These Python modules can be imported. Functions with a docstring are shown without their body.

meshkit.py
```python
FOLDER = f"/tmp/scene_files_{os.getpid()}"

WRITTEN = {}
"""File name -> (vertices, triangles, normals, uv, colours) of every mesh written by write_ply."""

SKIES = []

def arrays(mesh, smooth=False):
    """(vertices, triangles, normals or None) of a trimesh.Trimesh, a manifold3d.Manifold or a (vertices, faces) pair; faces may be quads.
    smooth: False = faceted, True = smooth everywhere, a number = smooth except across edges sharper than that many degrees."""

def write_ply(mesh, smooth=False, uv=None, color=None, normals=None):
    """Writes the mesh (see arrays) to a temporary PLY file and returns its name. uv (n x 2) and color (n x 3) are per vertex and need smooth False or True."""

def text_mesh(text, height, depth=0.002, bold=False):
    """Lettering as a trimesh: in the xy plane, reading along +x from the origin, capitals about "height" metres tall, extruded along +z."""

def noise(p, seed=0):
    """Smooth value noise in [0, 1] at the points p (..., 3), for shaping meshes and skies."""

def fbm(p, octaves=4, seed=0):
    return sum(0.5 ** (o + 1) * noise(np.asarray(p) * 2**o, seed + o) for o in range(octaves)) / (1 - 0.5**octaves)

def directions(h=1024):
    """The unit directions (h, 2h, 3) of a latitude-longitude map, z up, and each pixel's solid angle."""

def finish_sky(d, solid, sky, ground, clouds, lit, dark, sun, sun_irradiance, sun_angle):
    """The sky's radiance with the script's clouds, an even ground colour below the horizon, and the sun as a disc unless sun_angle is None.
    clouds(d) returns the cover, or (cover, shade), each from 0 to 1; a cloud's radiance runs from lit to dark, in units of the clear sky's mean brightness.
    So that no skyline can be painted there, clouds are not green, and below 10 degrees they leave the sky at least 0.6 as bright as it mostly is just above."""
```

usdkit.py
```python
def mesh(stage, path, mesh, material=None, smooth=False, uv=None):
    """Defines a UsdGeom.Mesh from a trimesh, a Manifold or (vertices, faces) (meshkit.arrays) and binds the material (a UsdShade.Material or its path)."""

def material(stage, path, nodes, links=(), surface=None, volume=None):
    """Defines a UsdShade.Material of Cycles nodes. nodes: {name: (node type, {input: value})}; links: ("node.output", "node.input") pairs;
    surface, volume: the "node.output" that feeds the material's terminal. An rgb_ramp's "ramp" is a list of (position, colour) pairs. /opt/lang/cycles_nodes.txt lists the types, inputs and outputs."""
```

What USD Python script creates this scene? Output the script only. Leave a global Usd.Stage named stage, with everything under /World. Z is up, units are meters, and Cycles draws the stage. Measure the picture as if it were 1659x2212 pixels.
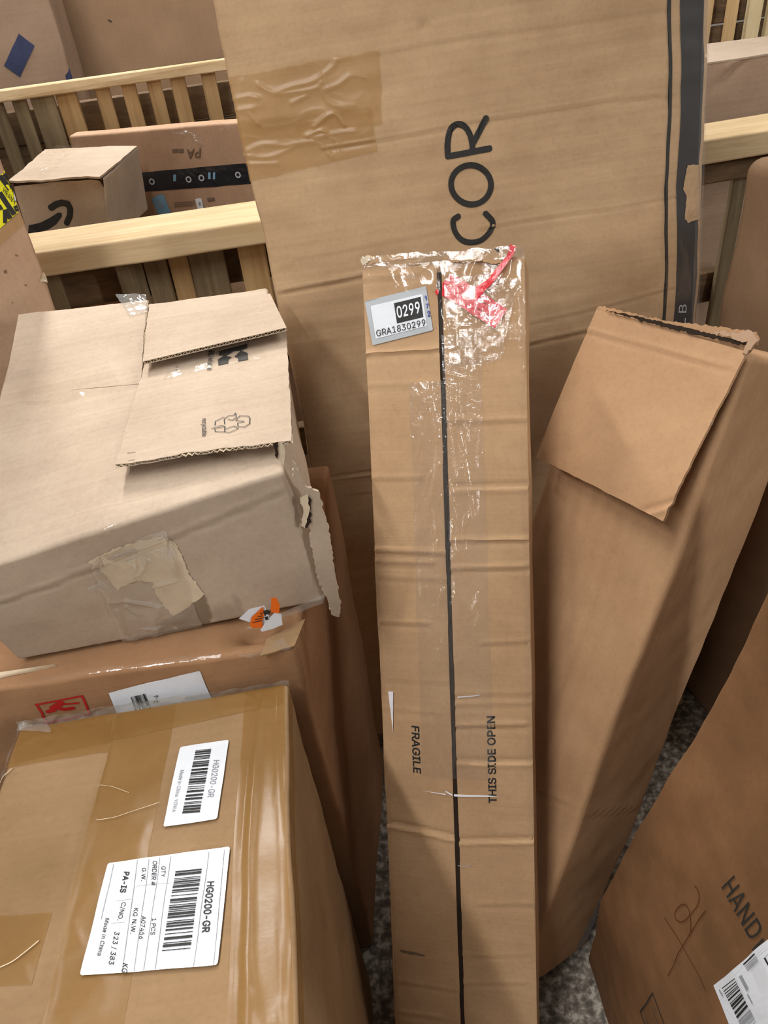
import math
import numpy as np
import trimesh
import usdkit
import meshkit
from pxr import Usd, UsdGeom, UsdLux, UsdShade, Gf, Sdf
from shapely.geometry import Polygon, LineString, Point, box as sbox
from shapely.ops import unary_union
from shapely import affinity

stage = Usd.Stage.CreateInMemory()
UsdGeom.SetStageUpAxis(stage, UsdGeom.Tokens.z)
UsdGeom.SetStageMetersPerUnit(stage, 1.0)
UsdGeom.Xform.Define(stage, '/World')

# ------------------------------------------------------------------ camera
W, H, F = 1659.0, 2212.0, 1660.0
CAM = np.array([0.0, 0.0, 1.6])
_dn = np.array([250.0, 2144.0, 1660.0]); _dn /= np.linalg.norm(_dn)
_fw = np.array([0, 0, 1.0]); _fw = _fw + _dn * (-(_fw @ _dn)); _fw /= np.linalg.norm(_fw)
M = np.stack([np.cross(_fw, -_dn), _fw, -_dn])          # camera axes (right, down, forward) -> world
cam = UsdGeom.Camera.Define(stage, '/World/camera')
_r = M.T
cam.AddTransformOp().Set(Gf.Matrix4d(*_r[0], 0, *(-_r[1]), 0, *(-_r[2]), 0, *CAM, 1))
cam.CreateHorizontalApertureAttr(36.0)
cam.CreateVerticalApertureAttr(48.0)
cam.CreateFocalLengthAttr(36.0 * F / W)
cam.CreateClippingRangeAttr(Gf.Vec2f(0.02, 100.0))
cam.CreateExposureAttr(0.08)

# ------------------------------------------------------------------ light: warehouse ceiling lamps and the dim hall around them, plus two added lamps
dome = UsdLux.DomeLight.Define(stage, '/World/hall_light')
dome.CreateColorAttr(Gf.Vec3f(1.0, 0.97, 0.93)); dome.CreateIntensityAttr(0.04)


def lamp(name, loc, size, power, color=(1.0, 0.982, 0.96), look=None):
    l = UsdLux.RectLight.Define(stage, '/World/' + name)
    l.CreateWidthAttr(size[0]); l.CreateHeightAttr(size[1])
    l.CreateIntensityAttr(power); l.CreateColorAttr(Gf.Vec3f(*color))
    d = np.asarray(look if look is not None else (loc[0], loc[1], 0), float) - np.asarray(loc, float)
    d /= np.linalg.norm(d)
    z = -d; x = np.cross([0, 1, 0], z); x /= np.linalg.norm(x); y = np.cross(z, x)
    l.AddTransformOp().Set(Gf.Matrix4d(*x, 0, *y, 0, *z, 0, *loc, 1))


lamp('ceiling_lamp', (-0.6, 0.48, 3.1), (0.5, 1.4), 11.5)
lamp('ceiling_lamp_001', (-1.0, -0.8, 3.1), (0.06, 1.4), 150)
lamp('ceiling_lamp_002', (-0.80, 2.7, 3.2), (0.12, 1.3), 165)
lamp('ceiling_lamp_003', (1.5, 1.75, 3.2), (1.0, 0.4), 22)
lamp('ceiling_lamp_004', (-8.0, -7.0, 4.6), (1.6, 0.10), 150, look=(0, 1, 1))  # added unseen lamp, placed to raise glints on the clear tape
lamp('ceiling_lamp_005', (7.5, -5.0, 4.6), (2.4, 0.16), 190, look=(0, 1, 1))  # added unseen lamp for tape glints and brighter cartons on the right

# ------------------------------------------------------------------ helpers
rng = np.random.default_rng(7)


def ray(px):
    v = np.array([px[0] - W / 2, px[1] - H / 2, F])
    return M @ (v / np.linalg.norm(v))


def proj(p):
    c = (np.asarray(p, float) - CAM) @ M
    return np.stack([W / 2 + F * c[..., 0] / c[..., 2], H / 2 + F * c[..., 1] / c[..., 2]], -1)


def on_y(px, y0, k=0.0):
    """the point of the upright plane Y = y0 + k X seen at a pixel"""
    r = ray(px)
    return CAM + r * (y0 / (r[1] - k * r[0]))


def on_z(px, z):
    r = ray(px)
    return CAM + r * ((z - CAM[2]) / r[2])


def rodrigues(v):
    v = np.asarray(v, float); a = np.linalg.norm(v)
    if a < 1e-9:
        return np.eye(3)
    k = v / a; K = np.array([[0, -k[2], k[1]], [k[2], 0, -k[0]], [-k[1], k[0], 0]])
    return np.eye(3) + math.sin(a) * K + (1 - math.cos(a)) * K @ K


_used = {}


def numbered(parent, name):
    n = _used.get((parent, name), 0)
    _used[(parent, name)] = n + 1
    return f'{parent}/{name}' + (f'_{n:03d}' if n else '')


def thing(name, label, cat, base, rot=np.eye(3), group=None):
    p = numbered('/World', name)
    x = UsdGeom.Xform.Define(stage, p)
    b = np.asarray(base, float)
    x.AddTransformOp().Set(Gf.Matrix4d(*rot[:, 0], 0, *rot[:, 1], 0, *rot[:, 2], 0, *b, 1))
    o = x.GetPrim()
    o.SetCustomDataByKey('label', label); o.SetCustomDataByKey('category', cat)
    if group:
        o.SetCustomDataByKey('group', group)
    return p, b, rot


def part(T, name, mesh, mat, smooth=False, label=None, parent=None):
    """mesh in world coordinates -> a Mesh prim under the thing T (or under one of its parts)"""
    p, b, rot = T
    if hasattr(mesh, 'to_mesh') or isinstance(mesh, trimesh.Trimesh):
        v, f, _ = meshkit.arrays(mesh)
    else:
        v, f = mesh
    path = numbered(parent or p, name)
    m = usdkit.mesh(stage, path, trimesh.Trimesh((np.asarray(v) - b) @ rot, f, process=False), mat, smooth)
    if label:
        m.GetPrim().SetCustomDataByKey('label', label)
    return path


def noise3(p, scale, seed):
    q = np.asarray(p) * scale
    return np.stack([meshkit.noise(q + 17.3 * k, seed + k) for k in range(3)], -1) * 2 - 1


def sstep(x):
    x = np.clip(x, 0, 1)
    return x * x * (3 - 2 * x)


FACES = {'front': (1, 0, 0, 2), 'back': (1, 1, 0, 2), 'left': (0, 0, 1, 2), 'right': (0, 1, 1, 2), 'bottom': (2, 0, 0, 1), 'top': (2, 1, 0, 1)}


def grid_faces(nu, nv):
    i, j = np.meshgrid(np.arange(nu - 1), np.arange(nv - 1), indexing='ij')
    a = (i * nv + j).ravel(); b = a + nv
    return np.concatenate([np.stack([a, b, b + 1], 1), np.stack([a, b + 1, a + 1], 1)])


def bilinear_inverse(c, X):
    u = v = 0.5
    for _ in range(30):
        P = (1 - u) * (1 - v) * c[0, 0] + u * (1 - v) * c[1, 0] + (1 - u) * v * c[0, 1] + u * v * c[1, 1]
        du = (1 - v) * (c[1, 0] - c[0, 0]) + v * (c[1, 1] - c[0, 1])
        dv = (1 - u) * (c[0, 1] - c[0, 0]) + u * (c[1, 1] - c[1, 0])
        s = np.linalg.lstsq(np.stack([du, dv], 1), X - P, rcond=None)[0]
        u, v = u + s[0], v + s[1]
    return u, v


class Surface:
    def uv(self, face, px, h=0.0):
        """metres along the face for the pixel(s) px"""
        c = self.corner4(face)
        n = np.cross(c[1, 0] - c[0, 0], c[0, 1] - c[0, 0]); n /= np.linalg.norm(n)
        if n @ (CAM - c[0, 0]) < 0:
            n = -n
        o = c.mean((0, 1)) + n * h
        du, dv = self.size(face)
        out = []
        for q in np.atleast_2d(np.asarray(px, float)):
            r = ray(q)
            X = CAM + r * (((o - CAM) @ n) / (r @ n))
            u, v = bilinear_inverse(c + n * h, X)
            out.append((u * du, v * dv))
        out = np.array(out)
        return out[0] if np.ndim(px[0]) == 0 else out


class Carton(Surface):
    def __init__(s, name, label, corners, mat, cat='box', r=0.006, amp=0.003, seed=0, warp=None, group=None):
        s.c = np.asarray(corners, float)                # [x][y][z]
        c = s.c
        s.D = np.array([np.linalg.norm(c[1] - c[0], axis=-1).mean(), np.linalg.norm(c[:, 1] - c[:, 0], axis=-1).mean(), np.linalg.norm(c[:, :, 1] - c[:, :, 0], axis=-1).mean()])
        z = (c[:, :, 1] - c[:, :, 0]).mean((0, 1)); z /= np.linalg.norm(z)
        x = (c[1] - c[0]).mean((0, 1)); x -= z * (x @ z); x /= np.linalg.norm(x)
        s.rot = np.stack([x, np.cross(z, x), z], 1)
        s.T = thing(name, label, cat, c[:, :, 0].mean((0, 1)), s.rot, group)
        s.mat, s.r, s.amp, s.seed, s.warp = mat, r, amp, seed, warp
        s.disp = {}

    def size(s, face):
        _, _, u, v = FACES[face]
        return s.D[u], s.D[v]

    def corner4(s, face):
        ax, side, u, v = FACES[face]
        return np.take(s.c, side, axis=ax)

    def tri(s, p):
        t = p / s.D
        out = 0
        for i, j, k in np.ndindex(2, 2, 2):
            w = (t[:, 0] if i else 1 - t[:, 0]) * (t[:, 1] if j else 1 - t[:, 1]) * (t[:, 2] if k else 1 - t[:, 2])
            out = out + w[:, None] * s.c[i, j, k]
        return out

    def P(s, face, ab, h=0.0, flat=False):
        ab = np.asarray(ab, float).reshape(-1, 2)
        ax, side, u, v = FACES[face]
        p = np.zeros((len(ab), 3)); p[:, u], p[:, v], p[:, ax] = ab[:, 0], ab[:, 1], side * s.D[ax]
        N = np.zeros(3); N[ax] = 1 if side else -1
        h = np.broadcast_to(h, (len(ab),))[:, None]
        if flat:
            q = p + N * h
        else:
            cl = np.clip(p, s.r, s.D - s.r)
            d = p - cl; n = d / np.linalg.norm(d, axis=1, keepdims=True)
            q = cl + n * s.r
            if face in s.disp:
                du, dv = s.size(face)
                fade = sstep(np.minimum(np.minimum(ab[:, 0], du - ab[:, 0]), np.minimum(ab[:, 1], dv - ab[:, 1])) / (3 * s.r))
                q = q + N * (sum(f(ab[:, 0], ab[:, 1]) for f in s.disp[face]) * fade)[:, None]
            if s.amp:
                q = q + s.amp * noise3(q, 7, s.seed) + 0.3 * s.amp * noise3(q, 28, s.seed + 5)
            q = q + n * h
        if s.warp:
            q = s.warp(q, s.D)
        return s.tri(q)

    def body(s, res=0.012, skip=(), name='carton_body', label=None):
        V, Fc, o = [], [], 0
        for face, (ax, side, u, v) in FACES.items():
            if face in skip:
                continue
            g = []
            for L in (s.D[u], s.D[v]):
                t = np.linspace(0, L, max(3, int(L / res) + 1))
                e = s.r * np.array([0, .35, .7, 1.0, 1.7])
                g.append(np.unique(np.round(np.concatenate([e, L - e, t[(t > 2 * s.r) & (t < L - 2 * s.r)]]), 6)))
            A, B = np.meshgrid(*g, indexing='ij')
            P = s.P(face, np.stack([A.ravel(), B.ravel()], 1))
            f = grid_faces(len(g[0]), len(g[1]))
            e = np.cross(np.eye(3)[u], np.eye(3)[v])[ax] * (1 if side else -1)
            Fc.append((f if e > 0 else f[:, ::-1]) + o); V.append(P); o += len(P)
        m = trimesh.Trimesh(np.concatenate(V), np.concatenate(Fc), process=False)
        m.merge_vertices(digits_vertex=6)
        return part(s.T, name, m, s.mat, True, label)


class Panel(Surface):
    """a flat sheet of corrugated board, c4[a][b] its upper corners"""
    def __init__(s, T, c4, thick=0.004, bend=None, seed=0, amp=0.001, up=None):
        s.T, s.c4, s.t, s.bend, s.seed, s.amp = T, np.asarray(c4, float), thick, bend, seed, amp
        s.du = np.linalg.norm(s.c4[1] - s.c4[0], axis=-1).mean(); s.dv = np.linalg.norm(s.c4[:, 1] - s.c4[:, 0], axis=-1).mean()
        n = np.cross(s.c4[1, 0] - s.c4[0, 0], s.c4[0, 1] - s.c4[0, 0]); n /= np.linalg.norm(n)
        s.n = n if (n @ (CAM - s.c4[0, 0]) > 0) else -n

    def size(s, face):
        return s.du, s.dv

    def corner4(s, face):
        return s.c4

    def P(s, face, ab, h=0.0, flat=False):
        ab = np.asarray(ab, float).reshape(-1, 2)
        u, v = ab[:, :1] / s.du, ab[:, 1:] / s.dv
        c = s.c4
        p = (1 - u) * (1 - v) * c[0, 0] + u * (1 - v) * c[1, 0] + (1 - u) * v * c[0, 1] + u * v * c[1, 1]
        hh = np.broadcast_to(h, (len(ab),)).astype(float).copy()
        if not flat:
            if s.bend is not None:
                hh += s.bend(ab[:, 0], ab[:, 1])
            hh += s.amp * (meshkit.noise(p * 9, s.seed) * 2 - 1) + 0.25 * s.amp * (meshkit.noise(p * 40, s.seed + 3) * 2 - 1)
        return p + s.n * hh[:, None]

    def slab(s, h0, h1, res, rag):
        nu, nv = max(3, int(s.du / res)), max(3, int(s.dv / res))
        A, B = np.meshgrid(np.linspace(0, s.du, nu), np.linspace(0, s.dv, nv), indexing='ij')
        A, B = A.copy(), B.copy()
        jag = lambda t, k: (meshkit.fbm(np.stack([t * 45, 0 * t + k * 9.1, 0 * t + s.seed], -1), 4) - 0.35)
        if 'v0' in rag: B += rag['v0'] * jag(A, 1) * (1 - B / s.dv)
        if 'v1' in rag: B -= rag['v1'] * jag(A, 2) * (B / s.dv)
        if 'u0' in rag: A += rag['u0'] * jag(B, 3) * (1 - A / s.du)
        if 'u1' in rag: A -= rag['u1'] * jag(B, 4) * (A / s.du)
        ab = np.stack([A.ravel(), B.ravel()], 1)
        top, bot = s.P('', ab, h1), s.P('', ab, h0)
        f = grid_faces(nu, nv); n = nu * nv
        idx = np.arange(n).reshape(nu, nv)
        loop = np.concatenate([idx[:-1, 0], idx[-1, :-1], idx[:0:-1, -1], idx[0, :0:-1]])
        nx = np.roll(loop, -1)
        side = np.concatenate([np.stack([loop, nx, nx + n], 1), np.stack([loop, nx + n, loop + n], 1)])
        cr = np.cross(s.c4[1, 0] - s.c4[0, 0], s.c4[0, 1] - s.c4[0, 0]) @ s.n
        fs = np.concatenate([f, f[:, ::-1] + n, side[:, ::-1]])
        return trimesh.Trimesh(np.concatenate([top, bot]), fs if cr > 0 else fs[:, ::-1], process=False)

    def body(s, mat, name='carton_flap', res=0.008, rag={}, hollow=False, label=None):
        m = trimesh.util.concatenate([s.slab(-0.0009, 0, res, rag), s.slab(-s.t, -s.t + 0.0009, res, rag)]) if hollow else s.slab(-s.t, 0, res, rag)
        return part(s.T, name, m, mat, 35, label)

    def flutes(s, mat, edge='v0', pitch=0.0075, depth=0.02, name='corrugated_edge', parent=None):
        L = s.du if edge[0] == 'v' else s.dv
        n = int(L / pitch * 2) + 1
        t = np.linspace(0, L, n)
        hz = np.where(np.arange(n) % 2 == 0, -0.0006, -s.t + 0.0006)
        row = []
        for e in (0.0, depth):
            e = e if edge[1] == '0' else (s.dv if edge[0] == 'v' else s.du) - e
            ab = np.stack([t, 0 * t + e] if edge[0] == 'v' else [0 * t + e, t], 1)
            row.append([s.P('', ab, hz), s.P('', ab, hz - 0.0004)])
        V = np.concatenate([row[0][0], row[1][0], row[0][1], row[1][1]])
        i = np.arange(n - 1)
        q = lambda o0, o1: np.concatenate([np.stack([i + o0, i + 1 + o0, i + 1 + o1], 1), np.stack([i + o0, i + 1 + o1, i + o1], 1)])
        return part(s.T, name, trimesh.Trimesh(V, np.concatenate([q(0, n), q(2 * n, 3 * n)[:, ::-1], q(0, 2 * n)]), process=False), mat, False, parent=parent)


def crease(S, face, pts, amp=0.0016, w=0.005, taper=0.012):
    """a folded line across a face: a small step of the board on each side of it"""
    q = S.uv(face, pts)

    def f(a, b):
        out = np.zeros_like(a)
        for p0, p1 in zip(q[:-1], q[1:]):
            d = p1 - p0; L = np.linalg.norm(d); d = d / L
            t = (a - p0[0]) * d[0] + (b - p0[1]) * d[1]
            s = -(a - p0[0]) * d[1] + (b - p0[1]) * d[0]
            k = sstep((t + taper) / taper) * sstep((L + taper - t) / taper)
            out = np.maximum(np.abs(out), np.abs(x := amp * 2.33 * s / w * np.exp(-(s / w) ** 2) * k)) * np.where(np.abs(x) > np.abs(out), np.sign(x), np.sign(out))
        return out
    return f


def dent(S, face, px, amp, rad):
    q = S.uv(face, px)
    return lambda a, b: amp * np.exp(-(((a - q[0]) ** 2 + (b - q[1]) ** 2) / rad ** 2))


def ridges(lines, amp, w):
    """narrow folds of a film along the lines (metres on the face)"""
    segs = np.array([(*p, *q) for l in lines for p, q in zip(l[:-1], l[1:])])

    def f(ab):
        out = np.zeros(len(ab))
        for x0, y0, x1, y1 in segs:
            k = (np.abs(ab[:, 0] - (x0 + x1) / 2) < abs(x1 - x0) / 2 + 4 * w) & (np.abs(ab[:, 1] - (y0 + y1) / 2) < abs(y1 - y0) / 2 + 4 * w)
            if k.any():
                d = np.array([x1 - x0, y1 - y0]); L2 = d @ d + 1e-12
                t = np.clip(((ab[k, 0] - x0) * d[0] + (ab[k, 1] - y0) * d[1]) / L2, 0, 1)
                r2 = (ab[k, 0] - x0 - t * d[0]) ** 2 + (ab[k, 1] - y0 - t * d[1]) ** 2
                out[k] = np.maximum(out[k], amp * np.exp(-r2 / w ** 2))
        return out
    return f


def wrinkle(p, amp, scale, seed, stretch=(1, 1, 1), power=3):
    q = np.asarray(p) * scale * np.asarray(stretch)
    n = meshkit.fbm(q, 2, seed)
    return amp * np.clip(1 - np.abs(2.6 * (n - 0.5)) * 1.6, 0, 1) ** power


def outward(S, face, V, Fc, ab, h, flat):
    """turns the triangles so that they look away from the board"""
    k = len(Fc) // 2
    a, b, c = (V[Fc[:, i]] for i in range(3))
    n = np.cross(b - a, c - a)
    i0 = Fc[:, 0]
    up = S.P(face, ab[i0], np.broadcast_to(h, (len(ab),))[i0] + 0.01, flat) - V[i0]
    return Fc if (n * up).sum() > 0 else Fc[:, ::-1]


def patch(S, face, quad, name, mat, h=0.0006, wr=None, res=0.004, parent=None, label=None, flat=False, px=True, rag=0.0, seed=0, curl=None, fold=None):
    """a strip of tape or paper lying on a face; quad: its corners in order"""
    q = S.uv(face, quad) if px else np.asarray(quad, float)
    L = max(np.linalg.norm(q[1] - q[0]), np.linalg.norm(q[2] - q[3])); Wd = max(np.linalg.norm(q[3] - q[0]), np.linalg.norm(q[2] - q[1]))
    nu, nv = max(3, int(L / res) + 1), max(3, int(Wd / res) + 1)
    U, V = np.meshgrid(np.linspace(0, 1, nu), np.linspace(0, 1, nv), indexing='ij')
    U, V = U.ravel()[:, None].copy(), V.ravel()[:, None].copy()
    if rag:
        e = lambda t, k: rag * (meshkit.fbm(np.concatenate([t * L * 60, 0 * t + k, 0 * t + seed], 1), 3)[:, None] - 0.5) / Wd
        e2 = lambda t, k: rag * (meshkit.fbm(np.concatenate([t * Wd * 60, 0 * t + k, 0 * t + seed], 1), 3)[:, None] - 0.5) / L
        V = V + e(U, 1.0) * (1 - V) + e(U, 5.0) * V
        U = U + e2(V, 11.0) * (1 - U) + e2(V, 15.0) * U
    ab = (1 - U) * (1 - V) * q[0] + U * (1 - V) * q[1] + U * V * q[2] + (1 - U) * V * q[3]
    hh = np.full(len(ab), h)
    if wr:
        amp, sc, st = wr[:3]
        ed = sstep(np.minimum(np.minimum(U, 1 - U) * L, np.minimum(V, 1 - V) * Wd)[:, 0] / 0.01)
        hh = hh + wrinkle(np.concatenate([ab, 0 * ab[:, :1]], 1), amp, sc, seed, st) * ed
    if fold:
        hh = hh + fold(ab)
    if curl:
        hh = hh + curl(U[:, 0], V[:, 0])
    P = S.P(face, ab, hh, flat)
    f = outward(S, face, P, grid_faces(nu, nv), ab, hh, flat)
    return part(S.T, name, trimesh.Trimesh(P, f, process=False), mat, True, label, parent)


def lay(S, face, shape, name, mat, h=0.0006, parent=None, label=None, res=0.02, flat=False, thick=0.0):
    """a printed shape (shapely, metres along the face) laid on the face"""
    ms = []
    for g in getattr(shape, 'geoms', [shape]):
        if g.is_empty or g.area < 1e-9:
            continue
        v, f = trimesh.creation.triangulate_polygon(g.segmentize(res), engine='earcut')
        if len(f):
            m = trimesh.Trimesh(np.column_stack([v, np.zeros(len(v))]), f, process=False)
            if m.edges_unique_length.max() > res * 1.6:
                vv, ff = trimesh.remesh.subdivide_to_size(m.vertices, m.faces, res * 1.6)
                m = trimesh.Trimesh(vv, ff, process=False)
            ms.append(m)
    m = trimesh.util.concatenate(ms)
    V = S.P(face, m.vertices[:, :2], h, flat)
    if thick:
        n = len(V); V2 = S.P(face, m.vertices[:, :2], h - thick, flat)
        e = m.edges_sorted; _, i, c = np.unique(e, axis=0, return_index=True, return_counts=True)
        b = m.edges[i[c == 1]]
        Fc = np.concatenate([m.faces, m.faces[:, ::-1] + n, np.stack([b[:, 1], b[:, 0], b[:, 0] + n], 1), np.stack([b[:, 1], b[:, 0] + n, b[:, 1] + n], 1)])
        return part(S.T, name, trimesh.Trimesh(np.concatenate([V, V2]), Fc, process=False), mat, False, label, parent)
    return part(S.T, name, trimesh.Trimesh(V, outward(S, face, V, m.faces, m.vertices[:, :2], h, flat), process=False), mat, False, label, parent)


def poly_px(S, face, pts, h=0.0):
    p = Polygon(S.uv(face, pts, h))
    return p if p.is_valid else p.buffer(0)


def spline(q, n=8):
    """a smooth line through the points q"""
    q = np.asarray(q, float); e = np.concatenate([[2 * q[0] - q[1]], q, [2 * q[-1] - q[-2]]]); out = []
    for k in range(1, len(e) - 2):
        for t in np.arange(n) / n:
            a, b, c, d = e[k - 1:k + 3]
            out.append(0.5 * (2 * b + (c - a) * t + (2 * a - 5 * b + 4 * c - d) * t * t + (3 * b - a - 3 * c + d) * t ** 3))
    return np.array(out + [q[-1]])


def stroke_px(S, face, pts, width):
    return LineString(S.uv(face, pts)).buffer(width / 2, quad_segs=6)


def jag_poly(pts, amp, seed, step=0.004):
    """roughens the outline of a torn piece"""
    ring = np.array(Polygon(pts).segmentize(step).exterior.coords)[:-1]
    r = np.random.default_rng(seed)
    p = Polygon(ring + r.normal(0, amp, ring.shape))
    return p.buffer(0)


def text(S, face, s, p0, p1, p2, mat, name='printed_text', h=0.0007, parent=None, bold=False, label=None, px=True):
    """lettering: p0 start of the baseline, p1 its end, p2 the top of the first capital"""
    m = meshkit.text_mesh(s, 0.05, 0.0002, bold)
    v = np.array(m.vertices)
    A = S.uv(face, [p0, p1, p2]) if px else np.array([p0, p1, p2], float)
    x0, x1 = v[:, 0].min(), v[:, 0].max()
    ab = A[0] + ((v[:, 0] - x0) / (x1 - x0))[:, None] * (A[1] - A[0]) + (v[:, 1] / 0.05)[:, None] * (A[2] - A[0])
    P = S.P(face, ab, h + v[:, 2])
    return part(S.T, name, trimesh.Trimesh(P, m.faces, process=False), mat, False, label, parent)


def barcode(S, face, a0, a1, b0, b1, mat, seed, n=48, h=0.0009, parent=None, name='barcode', fill=0.52):
    """bars between the lines a0-b0 (start) and a1-b1 (end): a = one rim, b = the other"""
    q = S.uv(face, [a0, a1, b0, b1])
    r = np.random.default_rng(seed)
    w = r.choice([1, 1, 2, 3], 2 * n).astype(float); e = np.concatenate([[0], np.cumsum(w)]) / w.sum()
    bars = []
    for k in range(n):
        t0, t1 = e[2 * k], e[2 * k] + (e[2 * k + 1] - e[2 * k])
        bars.append(Polygon([q[0] + t0 * (q[1] - q[0]), q[0] + t1 * (q[1] - q[0]), q[2] + t1 * (q[3] - q[2]), q[2] + t0 * (q[3] - q[2])]))
    V, Fc = [], []
    for k, b in enumerate(bars):
        V.append(S.P(face, np.array(b.exterior.coords)[:4], h)); Fc.append(np.array([[0, 1, 2], [0, 2, 3]]) + 4 * k)
    return part(S.T, name, trimesh.Trimesh(np.concatenate(V), np.concatenate(Fc), process=False), mat, False, parent=parent)


def rigid(o, rv, d, z0=0.0, y1=None, z1=None):
    """eight corners of a box from its front-bottom-left corner, turn and size; z0 shortens it at the foot"""
    R = rodrigues(rv); o = np.asarray(o, float)
    c = np.zeros((2, 2, 2, 3))
    for i, j, k in np.ndindex(2, 2, 2):
        c[i, j, k] = o + R @ np.array([i * d[0], j * (d[1] if y1 is None else y1), (z1 or d[2]) if k else z0])
    return c


def at_depth(c, px):
    """moves a point sideways and up or down, at its own distance, to where a pixel sees it"""
    d = (np.asarray(c) - CAM) @ M
    r = ray(px)
    return CAM + r * (d[2] / (r @ M[:, 2]))


# ------------------------------------------------------------------ materials
def L(r, g, b):
    f = lambda x: ((x / 255 + 0.055) / 1.055) ** 2.4 if x > 10 else x / 255 / 12.92
    return (f(r), f(g), f(b))


def mat(name, nodes, links, surface):
    return usdkit.material(stage, '/World/Looks/' + name, nodes, links, surface=surface)


def board(name, c1, c2, flute='z', streak=0.12, bump=0.25, rough=0.78, blotch=5.0):
    """corrugated board: kraft fibre, soft blotches and the faint lines of the flutes"""
    sc = {'x': (130, 3, 3), 'y': (3, 130, 3), 'z': (3, 3, 130)}[flute]
    mid = tuple((a + b) / 2 for a, b in zip(c1, c2))
    n = {'tc': ('texture_coordinate', {}),
         'mp': ('mapping', {'scale': sc}),
         'st': ('noise_texture', {'scale': 1.0, 'detail': 3.0, 'roughness': 0.6}),
         'bl': ('noise_texture', {'scale': blotch, 'detail': 5.0, 'roughness': 0.6}),
         'fi': ('noise_texture', {'scale': 420.0, 'detail': 2.0}),
         'sp': ('noise_texture', {'scale': 150.0, 'detail': 3.0, 'roughness': 0.7}),
         'blr': ('rgb_ramp', {'ramp': [(0.32, c2), (0.68, c1)]}),
         'str': ('rgb_ramp', {'ramp': [(0.3, (1 - streak,) * 3), (0.7, (1 + streak * 0.4,) * 3)]}),
         'spr': ('rgb_ramp', {'ramp': [(0.28, (0.92, 0.915, 0.91)), (0.5, (1, 1, 1)), (0.75, (1.03, 1.03, 1.03))]}),
         'm1': ('mix_color', {'blend_type': 'multiply', 'fac': 1.0}),
         'm2': ('mix_color', {'blend_type': 'multiply', 'fac': 1.0}),
         'hs': ('math', {'math_type': 'multiply_add', 'value2': 0.35, 'value3': 0.0}),
         'bp': ('bump', {'strength': bump, 'distance': 0.0012}),
         'p': ('principled_bsdf', {'roughness': rough, 'specular_ior_level': 0.25})}
    l = [('tc.object', 'mp.vector'), ('mp.vector', 'st.vector'), ('tc.object', 'bl.vector'), ('tc.object', 'fi.vector'), ('tc.object', 'sp.vector'),
         ('bl.fac', 'blr.fac'), ('st.fac', 'str.fac'), ('sp.fac', 'spr.fac'), ('blr.color', 'm1.a'), ('str.color', 'm1.b'), ('m1.result', 'm2.a'), ('spr.color', 'm2.b'),
         ('m2.result', 'p.base_color'), ('fi.fac', 'hs.value1'), ('st.fac', 'hs.value3'), ('hs.value', 'bp.height'), ('bp.normal', 'p.normal')]
    return mat(name, n, l, 'p.BSDF')


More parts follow.
